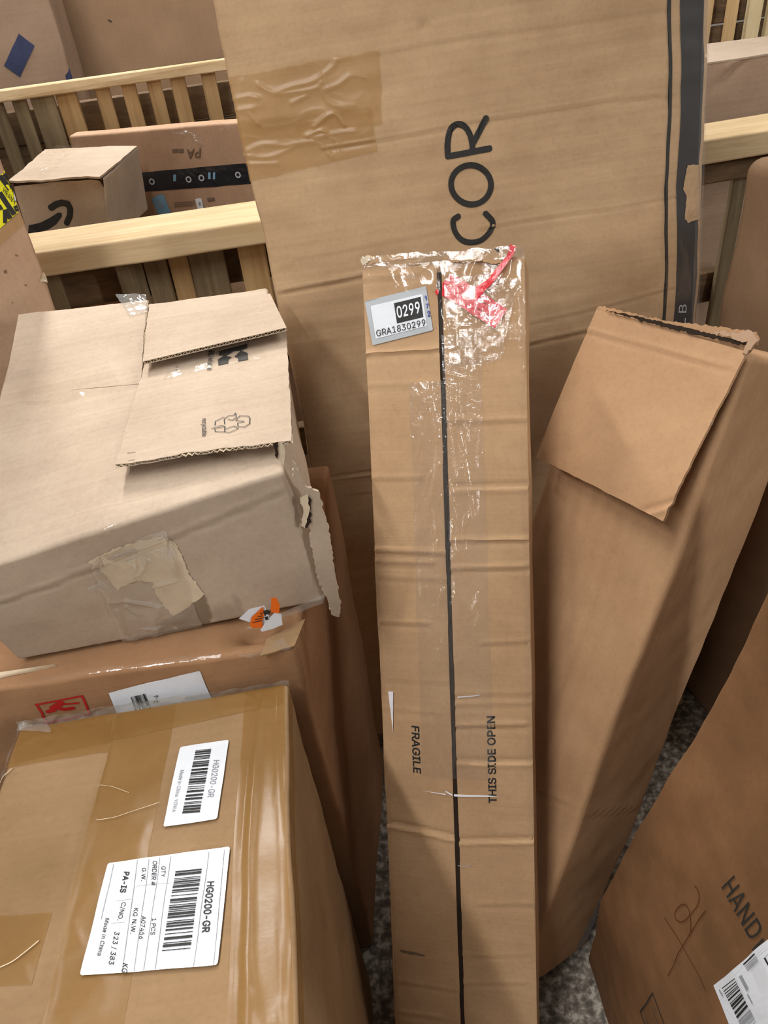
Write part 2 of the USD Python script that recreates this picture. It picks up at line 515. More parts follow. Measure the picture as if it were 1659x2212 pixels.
def plain(name, c, rough=0.55, bump=0.0, spec=0.3, var=0.08):
    n = {'tc': ('texture_coordinate', {}), 'no': ('noise_texture', {'scale': 60.0, 'detail': 3.0}),
         'rp': ('rgb_ramp', {'ramp': [(0.3, tuple(x * (1 - var) for x in c)), (0.7, tuple(min(1, x * (1 + var)) for x in c))]}),
         'bp': ('bump', {'strength': bump, 'distance': 0.001}),
         'p': ('principled_bsdf', {'roughness': rough, 'specular_ior_level': spec})}
    l = [('tc.object', 'no.vector'), ('no.fac', 'rp.fac'), ('rp.color', 'p.base_color'), ('no.fac', 'bp.height'), ('bp.normal', 'p.normal')]
    return mat(name, n, l, 'p.BSDF')


def film(name, tint, body, fac, rough=0.15, bump=0.4, scale=60.0, stretch=(1, 1, 1), spec=0.5, gloss=0.7):
    """adhesive tape and plastic film: mostly see-through, glossy, crinkled"""
    n = {'tc': ('texture_coordinate', {}), 'mp': ('mapping', {'scale': stretch}),
         'no': ('noise_texture', {'scale': scale, 'detail': 4.0, 'roughness': 0.6}),
         'bp': ('bump', {'strength': bump, 'distance': 0.003}),
         't': ('transparent_bsdf', {'color': tint}),
         'p': ('principled_bsdf', {'base_color': body, 'roughness': rough, 'specular_ior_level': spec}),
         'g': ('glossy_bsdf', {'color': (1, 1, 1), 'roughness': rough}),

         'm': ('mix_closure', {'fac': fac}), 'm2': ('mix_closure', {'fac': 0.05 * gloss})}
    l = [('tc.object', 'mp.vector'), ('mp.vector', 'no.vector'), ('no.fac', 'bp.height'), ('bp.normal', 'p.normal'), ('bp.normal', 'g.normal'),
         ('t.BSDF', 'm.closure1'), ('p.BSDF', 'm.closure2'), ('m.closure', 'm2.closure1'), ('g.BSDF', 'm2.closure2')]
    return mat(name, n, l, 'm2.closure')


def wood(name, c1, c2, axis='x', knots=0.5, rough=0.7):
    sc = {'x': (3, 45, 45), 'y': (45, 3, 45), 'z': (45, 45, 3)}[axis]
    n = {'tc': ('texture_coordinate', {}), 'mp': ('mapping', {'scale': sc}), 'oi': ('object_info', {}),
         'gr': ('noise_texture', {'scale': 1.0, 'detail': 5.0, 'roughness': 0.65, 'distortion': 0.6}),
         'bl': ('noise_texture', {'scale': 6.0, 'detail': 3.0}),
         'r1': ('rgb_ramp', {'ramp': [(0.3, c2), (0.62, c1)]}),
         'r2': ('rgb_ramp', {'ramp': [(0.25, (1 - knots * 0.5,) * 3), (0.6, (1.0, 1.0, 1.0))]}),
         'r3': ('rgb_ramp', {'ramp': [(0.0, (0.8, 0.78, 0.74)), (1.0, (1.12, 1.1, 1.06))]}),
         'm1': ('mix_color', {'blend_type': 'multiply', 'fac': 1.0}), 'm2': ('mix_color', {'blend_type': 'multiply', 'fac': 1.0}),
         'bp': ('bump', {'strength': 0.35, 'distance': 0.002}),
         'p': ('principled_bsdf', {'roughness': rough, 'specular_ior_level': 0.25})}
    l = [('tc.object', 'mp.vector'), ('mp.vector', 'gr.vector'), ('tc.object', 'bl.vector'), ('gr.fac', 'r1.fac'), ('bl.fac', 'r2.fac'), ('oi.random', 'r3.fac'),
         ('r1.color', 'm1.a'), ('r2.color', 'm1.b'), ('m1.result', 'm2.a'), ('r3.color', 'm2.b'), ('m2.result', 'p.base_color'), ('gr.fac', 'bp.height'), ('bp.normal', 'p.normal')]
    return mat(name, n, l, 'p.BSDF')

kraft = board('kraft_tan', L(193, 162, 126), L(170, 139, 105), 'z', 0.07)                 # tall panel carton
kraft_slim = board('kraft_slim', L(198, 163, 125), L(176, 141, 105), 'z', 0.035)
kraft_grey = board('kraft_pale', L(190, 171, 150), L(172, 152, 132), 'y', 0.07)           # grey-beige carton with the torn flaps
kraft_grey_front = kraft_grey
kraft_pink = board('kraft_pinkish', L(186, 153, 125), L(166, 133, 106), 'x', 0.04)
kraft_long = board('kraft_long', L(196, 158, 120), L(174, 134, 98), 'y', 0.05, blotch=3.5)
kraft_brown = board('kraft_brown', L(140, 101, 68), L(112, 80, 51), 'x', 0.05, blotch=7.0)
kraft_red = board('kraft_redbrown', L(168, 129, 94), L(146, 108, 77), 'z', 0.06)
kraft_gold = board('kraft_golden', L(160, 130, 96), L(140, 111, 78), 'y', 0.06)
kraft_shade = board('kraft_shaded', L(158, 128, 100), L(138, 110, 84), 'x', 0.04)  # board colour darkened to carry the shade on the cartons using it
kraft_far = board('kraft_far', L(172, 145, 122), L(154, 128, 106), 'z', 0.05)
liner = plain('torn_paper', L(214, 196, 168), 0.9, 0.6)
shade_paint = plain('painted_inside_shade', L(46, 34, 24), 0.9)  # near-black colour that paints the shade in gaps, seam and tears
ink = plain('black_ink', L(46, 45, 43), 0.6)
ink_band = plain('black_band_ink', L(52, 50, 50), 0.42, spec=0.5)
ink_soft = plain('faded_ink', L(116, 96, 78), 0.7)
ink_red = plain('red_ink', L(176, 34, 30), 0.6)
ink_blue = plain('blue_pen', L(40, 52, 150), 0.5)
ink_grey = plain('grey_print', L(150, 152, 158), 0.6)
pen = plain('brown_pen', L(92, 50, 24), 0.6)
paper_white = plain('label_paper', L(226, 230, 236), 0.45, 0.05, var=0.02)
paper_grey = plain('label_rim', L(176, 180, 184), 0.4, var=0.02)
paper_blue = plain('blue_label', L(120, 160, 186), 0.45)
navy = plain('navy_label', L(58, 66, 96), 0.5)
yellow = plain('hazard_yellow', L(228, 222, 40), 0.45, var=0.03)
orange = plain('orange_sticker', L(236, 110, 30), 0.5, var=0.03)
tape_black = plain('black_tape', L(34, 36, 42), 0.22, 0.5, spec=0.6)
tape_brown = film('brown_tape', (1.0, 0.96, 0.87), L(186, 148, 98), 0.32, 0.38, 0.10, 40, gloss=0.3)
tape_gold = film('golden_tape', (0.97, 0.90, 0.74), L(162, 124, 72), 0.36, 0.33, 0.15, 30, gloss=0.4)
tape_clear = film('clear_tape', (0.995, 0.99, 0.98), L(236, 232, 222), 0.015, 0.10, 0.22, 45, gloss=0.8)
film_crinkled = film('crinkled_film', (0.995, 0.995, 0.99), L(240, 240, 238), 0.035, 0.10, 0.55, 60, gloss=1.7)
film_hazy = film('hazy_tape', (0.96, 0.95, 0.93), L(214, 204, 190), 0.22, 0.12, 0.6, 50, gloss=2.0)
film_edge = film('bunched_film', (0.96, 0.96, 0.95), L(226, 226, 220), 0.16, 0.12, 0.7, 55, gloss=1.8)
white_plastic = plain('white_plastic', L(248, 248, 252), 0.3, var=0.01)
tape_grey = film('grey_tape', (0.78, 0.75, 0.70), L(128, 116, 102), 0.25, 0.15, 0.4, 50)
tape_blue_sheen = film('tape_blue_reflection', (0.9, 0.93, 0.96), L(150, 160, 168), 0.35, 0.15, 0.4, 50)  # clear tape whose bluish reflection is tinted into the film
tape_red = film('red_tape', (0.98, 0.25, 0.28), L(232, 24, 46), 0.9, 0.22, 0.4, 60, gloss=0.6)
pine_x = wood('pale_pine', L(226, 202, 164), L(202, 172, 128), 'x', 0.25)
pine_z = wood('pale_pine_upright', L(204, 172, 126), L(176, 142, 98), 'z', 0.35)
pale_z = wood('cream_pine_upright', L(236, 218, 178), L(214, 190, 142), 'z', 0.2)
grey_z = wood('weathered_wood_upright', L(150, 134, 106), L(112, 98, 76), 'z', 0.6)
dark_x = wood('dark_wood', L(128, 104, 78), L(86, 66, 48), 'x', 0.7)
concrete = mat('stained_concrete', {
    'tc': ('texture_coordinate', {}), 'v': ('noise_texture', {'scale': 62.0, 'detail': 2.5, 'roughness': 0.6, 'distortion': 0.0}),
    'b': ('noise_texture', {'scale': 9.0, 'detail': 3.0}),
    'r': ('rgb_ramp', {'ramp': [(0.38, L(96, 88, 80)), (0.47, L(126, 117, 106)), (0.53, L(146, 137, 124)), (0.62, L(192, 185, 172))]}),
    'rb': ('rgb_ramp', {'ramp': [(0.3, (0.75, 0.75, 0.75)), (0.7, (1.05, 1.05, 1.05))]}),
    'm': ('mix_color', {'blend_type': 'multiply', 'fac': 1.0}), 'bp': ('bump', {'strength': 0.4, 'distance': 0.002}),
    'p': ('principled_bsdf', {'roughness': 0.75})},
    [('tc.object', 'v.vector'), ('tc.object', 'b.vector'), ('v.fac', 'r.fac'), ('b.fac', 'rb.fac'), ('r.color', 'm.a'), ('rb.color', 'm.b'), ('m.result', 'p.base_color'),
     ('v.fac', 'bp.height'), ('bp.normal', 'p.normal')], 'p.BSDF')
plaster = plain('hall_wall_paint', L(176, 170, 160), 0.9, 0.2)


# ------------------------------------------------------------------ the setting
def setting(name, size, loc, m):
    b = trimesh.creation.box(size); b.apply_translation(loc)
    g = usdkit.mesh(stage, '/World/' + name, b, m)
    g.GetPrim().SetCustomDataByKey('kind', 'structure')
    return g


setting('floor', (9, 9, 0.1), (0, 1.5, -0.05), concrete)
setting('wall_back', (9, 0.15, 4.2), (0, 5.9, 2.1), plaster)

# ------------------------------------------------------------------ lumber and pallets at the back
def plank(T, p, q, up, width, thick, m, name='plank', seed=0, label=None):
    """a sawn board from p to q; up: the direction across its face"""
    p, q, up = (np.asarray(t, float) for t in (p, q, up))
    x = q - p; L0 = np.linalg.norm(x); x /= L0
    y = up - x * (up @ x); y /= np.linalg.norm(y); z = np.cross(x, y)
    r = np.random.default_rng(seed); pts = []
    c = 0.0025
    for i, j, k in np.ndindex(2, 2, 2):
        b = np.array([i * L0, (j - .5) * width, (k - .5) * thick]) + r.normal(0, 0.0012, 3)
        s = np.array([1 - 2 * i, 1 - 2 * j, 1 - 2 * k]) * c
        for ax in range(3):
            d = s.copy(); d[ax] = 0
            pts.append(b + d)
    h = trimesh.convex.convex_hull(np.array(pts))
    v = p + h.vertices[:, :1] * x + h.vertices[:, 1:2] * y + h.vertices[:, 2:] * z
    f = h.faces
    return part(T, name, (v, f), m, False, label)


def beam(name, label, o, rv, d, seed):
    c = rigid(o, rv, d)
    n = 90; R = rodrigues(rv)
    prof = np.array(sbox(0, 0, d[1], d[2]).buffer(-0.006).buffer(0.006, quad_segs=4).exterior.coords)[:-1]
    k = len(prof); V = []
    for t in np.linspace(0, d[0], n):
        q = np.column_stack([np.full(k, t), prof])
        q[:, 1:] += 0.0022 * (np.stack([meshkit.noise(q * [9, 30, 30], seed), meshkit.noise(q * [9, 30, 30], seed + 1)], 1) - 0.5)
        V.append(q)
    V = np.concatenate(V); i, j = np.meshgrid(np.arange(n - 1), np.arange(k), indexing='ij'); i, j = i.ravel(), j.ravel(); j2 = (j + 1) % k
    f = np.concatenate([np.stack([i * k + j, i * k + j2, (i + 1) * k + j2], 1), np.stack([i * k + j, (i + 1) * k + j2, (i + 1) * k + j], 1)])
    cap = np.array([[0, i + 1, i + 2] for i in range(k - 2)])
    f = np.concatenate([f, cap, cap[:, ::-1] + (n - 1) * k])
    base = np.asarray(o) + R @ np.array([d[0] / 2, d[1] / 2, 0])
    T = thing(name, label, 'beam', base, R)
    part(T, 'timber', ((R @ V.T).T + o, f), pine_x, 40)
    return T


beam('wooden_beam', 'pale timber beam with rounded edges in front of the curved-arrow carton, left of the tall carton', [-0.9497, 1.4932, 1.1006], [0.0004, 0.0041, 0.1162], [1.15, 0.1493, 0.0499], 3)
beam('wooden_beam', 'pale timber beam seen right of the tall carton, with a nail head on top', [0.2999, 1.6833, 1.1016], [-0.0002, 0.0008, 0.1619], [1.2, 0.1386, 0.0536], 8)

Z = np.array([0, 0, 1.0])


def slat(T, px0, px1, y0, k, z0, z1, m, thick=0.018, seed=0, lean=0.0):
    """an upright slat whose two rims are seen at the pixels px0 and px1, standing in the plane Y = y0 + k X"""
    a, b = on_y(px0, y0, k), on_y(px1, y0, k)
    c = (a + b) / 2; w = np.linalg.norm((b - a)[:2])
    c = c + np.array([-k, 1, 0]) / math.hypot(k, 1) * thick / 2
    plank(T, [c[0] - lean, c[1], z0], [c[0] + lean, c[1], z1], [1, k, 0], w, thick, m, 'slat', seed)


# pallet under the left beam
K1, Y1 = 0.117, 1.665
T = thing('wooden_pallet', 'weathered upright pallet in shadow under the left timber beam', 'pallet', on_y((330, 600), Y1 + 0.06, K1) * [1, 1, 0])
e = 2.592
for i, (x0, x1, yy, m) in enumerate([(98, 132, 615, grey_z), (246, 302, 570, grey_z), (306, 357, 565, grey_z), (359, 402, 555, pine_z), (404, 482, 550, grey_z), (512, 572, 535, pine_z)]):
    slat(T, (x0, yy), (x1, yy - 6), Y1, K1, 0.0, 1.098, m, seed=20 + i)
for i, z in enumerate((1.03, 0.82, 0.55, 0.2)):
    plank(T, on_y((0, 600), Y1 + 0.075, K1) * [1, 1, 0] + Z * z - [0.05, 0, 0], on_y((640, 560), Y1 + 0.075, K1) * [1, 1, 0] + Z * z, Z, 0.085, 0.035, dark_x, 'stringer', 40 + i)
# pallet under the right beam
K2, Y2 = 0.163, 1.70
T = thing('wooden_pallet', 'dark upright pallet under the right timber beam, mostly in shadow', 'pallet', on_y((1590, 500), Y2 + 0.06, K2) * [1, 1, 0])
a, b = on_y((1500, 384), Y2, K2), on_y((1640, 362), Y2, K2)
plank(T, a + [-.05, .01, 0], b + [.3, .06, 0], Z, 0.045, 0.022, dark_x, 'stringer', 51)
for i, (x0, x1, yy) in enumerate([(1582, 1612, 420), (1640, 1668, 420), (1700, 1735, 420)]):
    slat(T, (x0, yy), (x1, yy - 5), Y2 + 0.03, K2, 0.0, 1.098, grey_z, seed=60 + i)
for i, z in enumerate((0.75, 0.2)):
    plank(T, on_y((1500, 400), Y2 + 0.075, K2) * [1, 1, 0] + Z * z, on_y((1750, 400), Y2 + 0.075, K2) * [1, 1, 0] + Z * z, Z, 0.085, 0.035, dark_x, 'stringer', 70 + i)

# upright pallet behind the left cartons
K3, Y3 = 0.174, 2.35
T = thing('wooden_pallet', 'upright pallet of tan slats under a top rail, behind the black-taped carton', 'pallet', on_y((260, 250), Y3 + 0.06, K3) * [1, 1, 0])
a, b = on_y((-60, 225), Y3, K3), on_y((540, 108), Y3, K3)
zt = 1.338
plank(T, [a[0], a[1] - .005, zt + .001], [b[0], b[1] - .005, zt + .001], Z, 0.025, 0.025, pine_x, 'top_rail', 80)
q = lambda x, y: (x / e, y / e)
for i, (x0, x1, yy, m) in enumerate([(-75, 5, 560, grey_z), (52, 132, 545, grey_z), (160, 292, 530, grey_z), (300, 415, 505, pine_z), (520, 602, 475, pine_z), (665, 748, 450, pine_z), (810, 888, 425, pine_z), (945, 1022, 400, pine_z), (1115, 1195, 370, pine_z), (1270, 1350, 350, pine_z)]):
    slat(T, q(x0, yy), q(x1, yy - 12), Y3, K3, 0.0, 1.327, m, seed=90 + i)
for i, zc in enumerate((1.25, 1.165, 1.08, 0.995, 0.91, 0.5, 0.1)):
    a, b = on_y((-60, 225), Y3 + 0.08, K3), on_y((560, 108), Y3 + 0.08, K3)
    plank(T, [a[0], a[1] + .01, zc], [b[0], b[1] + .01, zc], Z, 0.081, 0.02, dark_x, 'back_board', 110 + i)
# upright pallet at the top right
T = thing('wooden_pallet', 'upright pallet with cream slats at the top right, behind the carton with lit-painted top', 'pallet', on_y((1620, 60), 2.42, K3) * [1, 1, 0])
g5 = lambda x, y: (1480 + x / 5.268, y / 5.268)
for i, (x0, x1, yy, m) in enumerate([(160, 275, 500, pine_z), (432, 552, 500, pine_z), (665, 820, 500, pale_z), (880, 1010, 500, pale_z), (1120, 1250, 500, pale_z), (1380, 1500, 500, pale_z)]):
    slat(T, g5(x0, yy), g5(x1, yy - 12), 2.40, K3, 0.0, 1.42, m, seed=130 + i)
for i, zc in enumerate((1.40, 1.30, 1.20, 1.10, 0.6, 0.1)):
    a, b = on_y((1500, 60), 2.47, K3), on_y((1760, 60), 2.47, K3)
    plank(T, [a[0], a[1] + .01, zc], [b[0], b[1] + .01, zc], Z, 0.092, 0.02, dark_x, 'back_board', 150 + i)


# ------------------------------------------------------------------ cartons
def upright(fl, fr, depth, z0, z1, fr_top=None):
    """corners of a box from its front-left and front-right foot points in plan"""
    fl, fr = np.asarray(fl, float)[:2], np.asarray(fr, float)[:2]
    d = fr - fl; n = np.array([-d[1], d[0]]) / np.linalg.norm(d) * depth
    c = np.zeros((2, 2, 2, 3))
    for i, j, k in np.ndindex(2, 2, 2):
        c[i, j, k] = [*((fr if i else fl) + (n if j else 0)), z1 if k else z0]
    return c


# two big cartons behind the pallet
KB = 0.174
a, b = on_y((-160, 0), 2.62, KB), on_y((105, 0), 2.62, KB)
far_a = Carton('cardboard_box', 'large far carton with a navy diamond label, top left above the pallet rail', upright(a, b, 0.35, 0, 2.0), kraft_far, seed=1, amp=0.004, r=0.01)
far_a.body(0.04)
q = lambda pts: [(x / e, y / e) for x, y in pts]
lay(far_a, 'front', poly_px(far_a, 'front', q([(100, 190), (190, 260), (115, 435), (22, 370)])), 'navy_label', navy, 0.002)
lay(far_a, 'front', poly_px(far_a, 'front', q([(370, 425), (408, 385), (440, 425), (436, 500), (380, 480)])), 'navy_label', navy, 0.002)
a, b = on_y((112, 0), 3.02, KB), on_y((700, 0), 3.02, KB)
far_b = Carton('cardboard_box', 'big plain shaded carton far back between the diamond-label carton and the tall carton', upright(a, b, 0.4, 0, 2.0), kraft_shade, seed=2, amp=0.004, r=0.01)
far_b.body(0.05)
lay(far_b, 'front', poly_px(far_b, 'front', q([(598, 108), (622, 118), (618, 124), (600, 116)])), 'scuff_mark', ink, 0.002)

# carton with upside-down lettering and black tape
c = rigid([-0.66, 2.105, 0], [0, 0, -0.1592], [0.60, 0.045, 1.248])
g8 = lambda pts: [(280 + x / 5.925, 180 + y / 5.925) for x, y in pts]
pa = Carton('cardboard_box', 'brown carton with shiny black tape and upside-down letters PA behind the left beam', c, kraft_pink, seed=3, r=0.006)
pa.body(0.02)
patch(pa, 'front', g8([(100, 1146), (1700, 1000), (1760, 1262), (140, 1388)]), 'black_tape', tape_black, 0.0015, (0.0012, 60, (1, 1, 1)), seed=5)
text(pa, 'front', 'PA', *g8([(915, 830), (730, 850), (905, 945)]), ink_soft, bold=True, h=0.002)
for k, x in enumerate((545, 620)):
    lay(pa, 'front', poly_px(pa, 'front', g8([(x, 845), (x + 66, 838), (x + 72, 885), (x + 6, 893)])), 'printed_mark', ink_soft, 0.002)
for k, (x, y) in enumerate([(285, 1255), (755, 1225), (915, 1205), (1400, 1165)]):
    lay(pa, 'front', Point(*pa.uv('front', g8([(x, y)])[0])).buffer(0.0075).difference(Point(*pa.uv('front', g8([(x, y)])[0])).buffer(0.004)), 'tape_print', paper_grey, 0.0032)
for k, (x, y, w) in enumerate([(560, 1205, 60), (1000, 1175, 60), (1065, 1175, 50)]):
    lay(pa, 'front', poly_px(pa, 'front', g8([(x, y - 40), (x + w * .6, y - 44), (x + w * .6, y + 40), (x, y + 44)])), 'tape_print', paper_blue, 0.0032)
lb = lay(pa, 'front', poly_px(pa, 'front', g8([(285, 1470), (400, 1410), (440, 1425), (560, 1700), (420, 1760)])), 'blue_label', paper_blue, 0.003)
barcode(pa, 'front', *g8([(345, 1500), (400, 1480), (400, 1600), (452, 1590)]), ink_grey, 3, 8, 0.0045, lb)
lb = lay(pa, 'front', poly_px(pa, 'front', g8([(840, 1470), (905, 1455), (925, 1480), (960, 1640), (890, 1660)])), 'white_label', paper_white, 0.003)
lay(pa, 'front', poly_px(pa, 'front', g8([(880, 1510), (905, 1505), (915, 1545), (890, 1550)])), 'label_print', ink_grey, 0.0042, lb)
lay(pa, 'front', poly_px(pa, 'front', g8([(985, 1460), (1080, 1448), (1090, 1490), (995, 1500)])), 'printed_mark', ink_soft, 0.002)
for y in (1520, 1545, 1570):
    lay(pa, 'front', poly_px(pa, 'front', g8([(575, y), (830, y - 30), (830, y - 22), (575, y + 8)])), 'printed_mark', ink_soft, 0.002)
# its open flap and a strip of film on the rim
f3 = lambda px, dz: on_y(px, 2.12, -0.16) + np.array([0, dz, 0])
pt = on_y
Pn = Panel(pa.T, [[pt((272, 312), 2.02, -.16), pt((278, 300), 2.04, -.16)], [pt((357, 299), 2.02, -.16), pt((356, 291), 2.04, -.16)]], 0.004, seed=3)
Pn.body(kraft_pink, rag={'v1': 0.004})
patch(pa, 'front', g8([(560, 640), (720, 590), (830, 660), (620, 700)]), 'torn_film', film_crinkled, 0.004, (0.006, 40, (1, 1, 1)), rag=0.006, seed=8, flat=True)
patch(pa, 'front', g8([(720, 585), (850, 650), (1000, 800), (860, 810)]), 'torn_film', film_crinkled, 0.004, (0.006, 40, (1, 1, 1)), rag=0.006, seed=9, flat=True)
patch(pa, 'front', g8([(1150, 580), (1330, 500), (1340, 570), (1150, 600)]), 'torn_film', film_crinkled, 0.004, (0.004, 40, (1, 1, 1)), rag=0.004, seed=10, flat=True)

# support and carton with the curved arrow
sup = Carton('cardboard_box', 'plain brown carton hidden behind the left beam, carrying the curved-arrow carton', upright((-.745, 1.80), (-.51, 1.78), 0.20, 0, 1.066), kraft_red, seed=4)
sup.body(0.03)
c = rigid([-0.7289, 1.8035, 1.0891], [0.0118, 0.0776, -0.1138], [0.1907, 0.25, 0.1354])
c[:, :, 0, 2] = 1.077
c[1, 0, 1] = at_depth(c[1, 0, 1], (221, 385)); c[0, 0, 1] = at_depth(c[0, 0, 1], (27, 390))
c[1, 1, 1] = on_y((297, 318), 2.025); c[0, 1, 1] = on_y((105, 326), 2.04)
c[1, 1, 0] = on_y((319, 444), 2.03); c[1, 1, 0][2] = 1.077
g4 = lambda pts: [(x / 4.917, 250 + y / 4.917) for x, y in pts]
sm = Carton('cardboard_box', 'small grey-beige carton printed with a black curved arrow, resting behind the left beam', c, kraft_grey, seed=5, r=0.004, amp=0.004)
sm.disp['front'] = [lambda a, b: -0.006 + 0 * a]
sm.body(0.008)
ar1 = poly_px(sm, 'front', g4([(300, 1165), (420, 1140), (520, 1090), (600, 1035), (632, 1040), (634, 1070), (580, 1150), (500, 1205), (430, 1225), (300, 1248)])).buffer(0.0015).buffer(-0.0005)
lay(sm, 'front', ar1, 'printed_arrow', ink, 0.0012)
ar2 = LineString(sm.uv('front', g4([(528, 980), (580, 945), (640, 930), (700, 945), (728, 1000), (725, 1070), (695, 1140)]))).buffer(0.0068, quad_segs=6)
lay(sm, 'front', ar2, 'printed_arrow', ink, 0.0012)
lay(sm, 'front', poly_px(sm, 'front', g4([(150, 705), (480, 690), (800, 668), (1080, 652), (1088, 760), (1040, 690), (960, 676), (800, 692), (600, 700), (300, 735), (160, 748)])), 'open_gap', shade_paint, 0.0016)  # flat dark shape painting the shade under the flap
fl = [sm.P('top', [(u * sm.D[0], v * sm.D[1])], h, True)[0] for u, v, h in ((-.03, -.06, .004), (-.03, 1, .003), (1.0, -.05, .006), (1.0, 1, .003))]
Panel(sm.T, [[fl[0], fl[1]], [fl[2], fl[3]]], 0.004, seed=6, amp=0.003).body(kraft_grey, rag={'v0': 0.012, 'u0': 0.006}, res=0.006)
patch(sm, 'top', [(0.0, .02), (.07, 0.0), (.075, .25), (.02, .25)], 'clear_tape', tape_clear, 0.009, (0.004, 50, (1, .5, 1)), px=False, seed=4, rag=.006)
patch(sm, 'right', [(-.004, .06), (.016, .062), (.016, .14), (-.004, .14)], 'clear_tape', film_crinkled, 0.004, (0.004, 60, (1, 1, 1)), px=False, seed=14, rag=.006)

# carton behind the right beam
a = on_y((1525, 138), 1.95, KB); b = on_y((1659, 118), 1.95, KB)
d = (b - a) / np.linalg.norm(b - a)
c = upright(a - d * 0.1, b + d * 0.3, 0.22, 0, 1.243)
rb = Carton('cardboard_box', 'brown carton with a curved crease and a top painted as lit, behind the right beam', c, kraft_far, seed=7, r=0.004, amp=0.003)
rb.disp['front'] = [crease(rb, 'front', [(1500 + 30, 180), (1560, 165), (1590, 140), (1605, 128)], 0.004, 0.010)]
rb.body(0.02)
top = [rb.P('top', [(u * rb.D[0], v * rb.D[1])], h, True)[0] for u, v, h in ((0, 0, .002), (0, .95, .014), (1, 0, .002), (1, .95, .004))]
Panel(rb.T, [[top[0], top[1]], [top[2], top[3]]], 0.004, seed=6).body(paper_white if False else kraft_grey, res=0.03)  # paler board on top: the strong overhead light is put into its colour

# tall carton at the right edge
a = on_y((1606, 345), 1.34)
b = on_z((1659, 362), a[2])
d = (b - a)[:2]; d /= np.linalg.norm(d)
c = upright(a[:2], a[:2] + d * 0.45, 0.35, 0, a[2])
rt = Carton('cardboard_box', 'tall brown carton with rounded top edge at the right, behind the bent flap', c, kraft_shade, seed=9, r=0.022, amp=0.006)
rt.body(0.02)

# tall carton at the left edge with the hazard label
c = upright((-0.999, 1.142), (-0.535, 1.33), 0.14, 0, 2.1)
lt = Carton('cardboard_box', 'tall peach carton with a yellow striped hazard label at the left edge', c, kraft_pink, seed=11, r=0.005, amp=0.005)
lt.body(0.02)
gz = lambda pts: [(x / 8.467, 350 + y / 8.467) for x, y in pts]
hz = poly_px(lt, 'front', gz([(-90, 235), (0, 190), (185, 92), (240, 330), (330, 640), (372, 850), (0, 1170), (-90, 1250)]))
lb = lay(lt, 'front', hz, 'hazard_label', yellow, 0.001, label='yellow label with black diagonal stripes')
for w0, pts in ((.0040, [(45, 190), (130, 300)]), (.0040, [(-60, 210), (145, 490)]), (.0030, [(138, 195), (160, 330), (185, 390)]), (.0016, [(200, 190), (238, 340)]), (.0042, [(-60, 545), (230, 950)]), (.0040, [(50, 860), (152, 1025)]), (.0030, [(52, 860), (48, 1115)]), (.0036, [(255, 790), (300, 890)]), (.0030, [(-60, 780), (-10, 860)])):
    st = LineString(lt.uv('front', gz(pts))).buffer(w0, cap_style=2).intersection(hz.buffer(-0.0005))
    lay(lt, 'front', st, 'label_stripe', ink, 0.0018, lb)
lay(lt, 'front', poly_px(lt, 'front', gz([(150, 395), (255, 375), (284, 490), (215, 552), (195, 480), (155, 460)])), 'label_print', ink, 0.0018, lb)
text(lt, 'front', 'HEAVY', *gz([(8, 532), (250, 800), (24, 436)]), ink, h=0.0022, parent=lb)
lay(lt, 'front', poly_px(lt, 'front', gz([(225, 600), (292, 508), (350, 680), (270, 722), (235, 700)])), 'white_patch', paper_white, 0.0024, lb)
patch(lt, 'front', g4([(-100, 1270), (220, 985), (262, 1110), (-60, 1420)]), 'packing_tape', tape_brown, 0.0014, (0.001, 40, (1, 1, 1)))
lay(lt, 'front', jag_poly(lt.uv('front', g4([(400, 1735), (440, 1690), (545, 1735), (500, 1790), (430, 1780)])), 0.0015, 3), 'torn_paper', liner, 0.003)
for k, (x, y) in enumerate([(30, 1650), (150, 1480), (250, 1800), (120, 1980)]):
    lay(lt, 'front', jag_poly(lt.uv('front', g4([(x, y), (x + 26, y - 12), (x + 30, y + 14), (x + 8, y + 22)])), 0.0012, k), 'scuff_mark', ink_soft, 0.0012)


def at(S, face, px, h=0.0):
    return S.P(face, S.uv(face, px, h), h, True)[0]


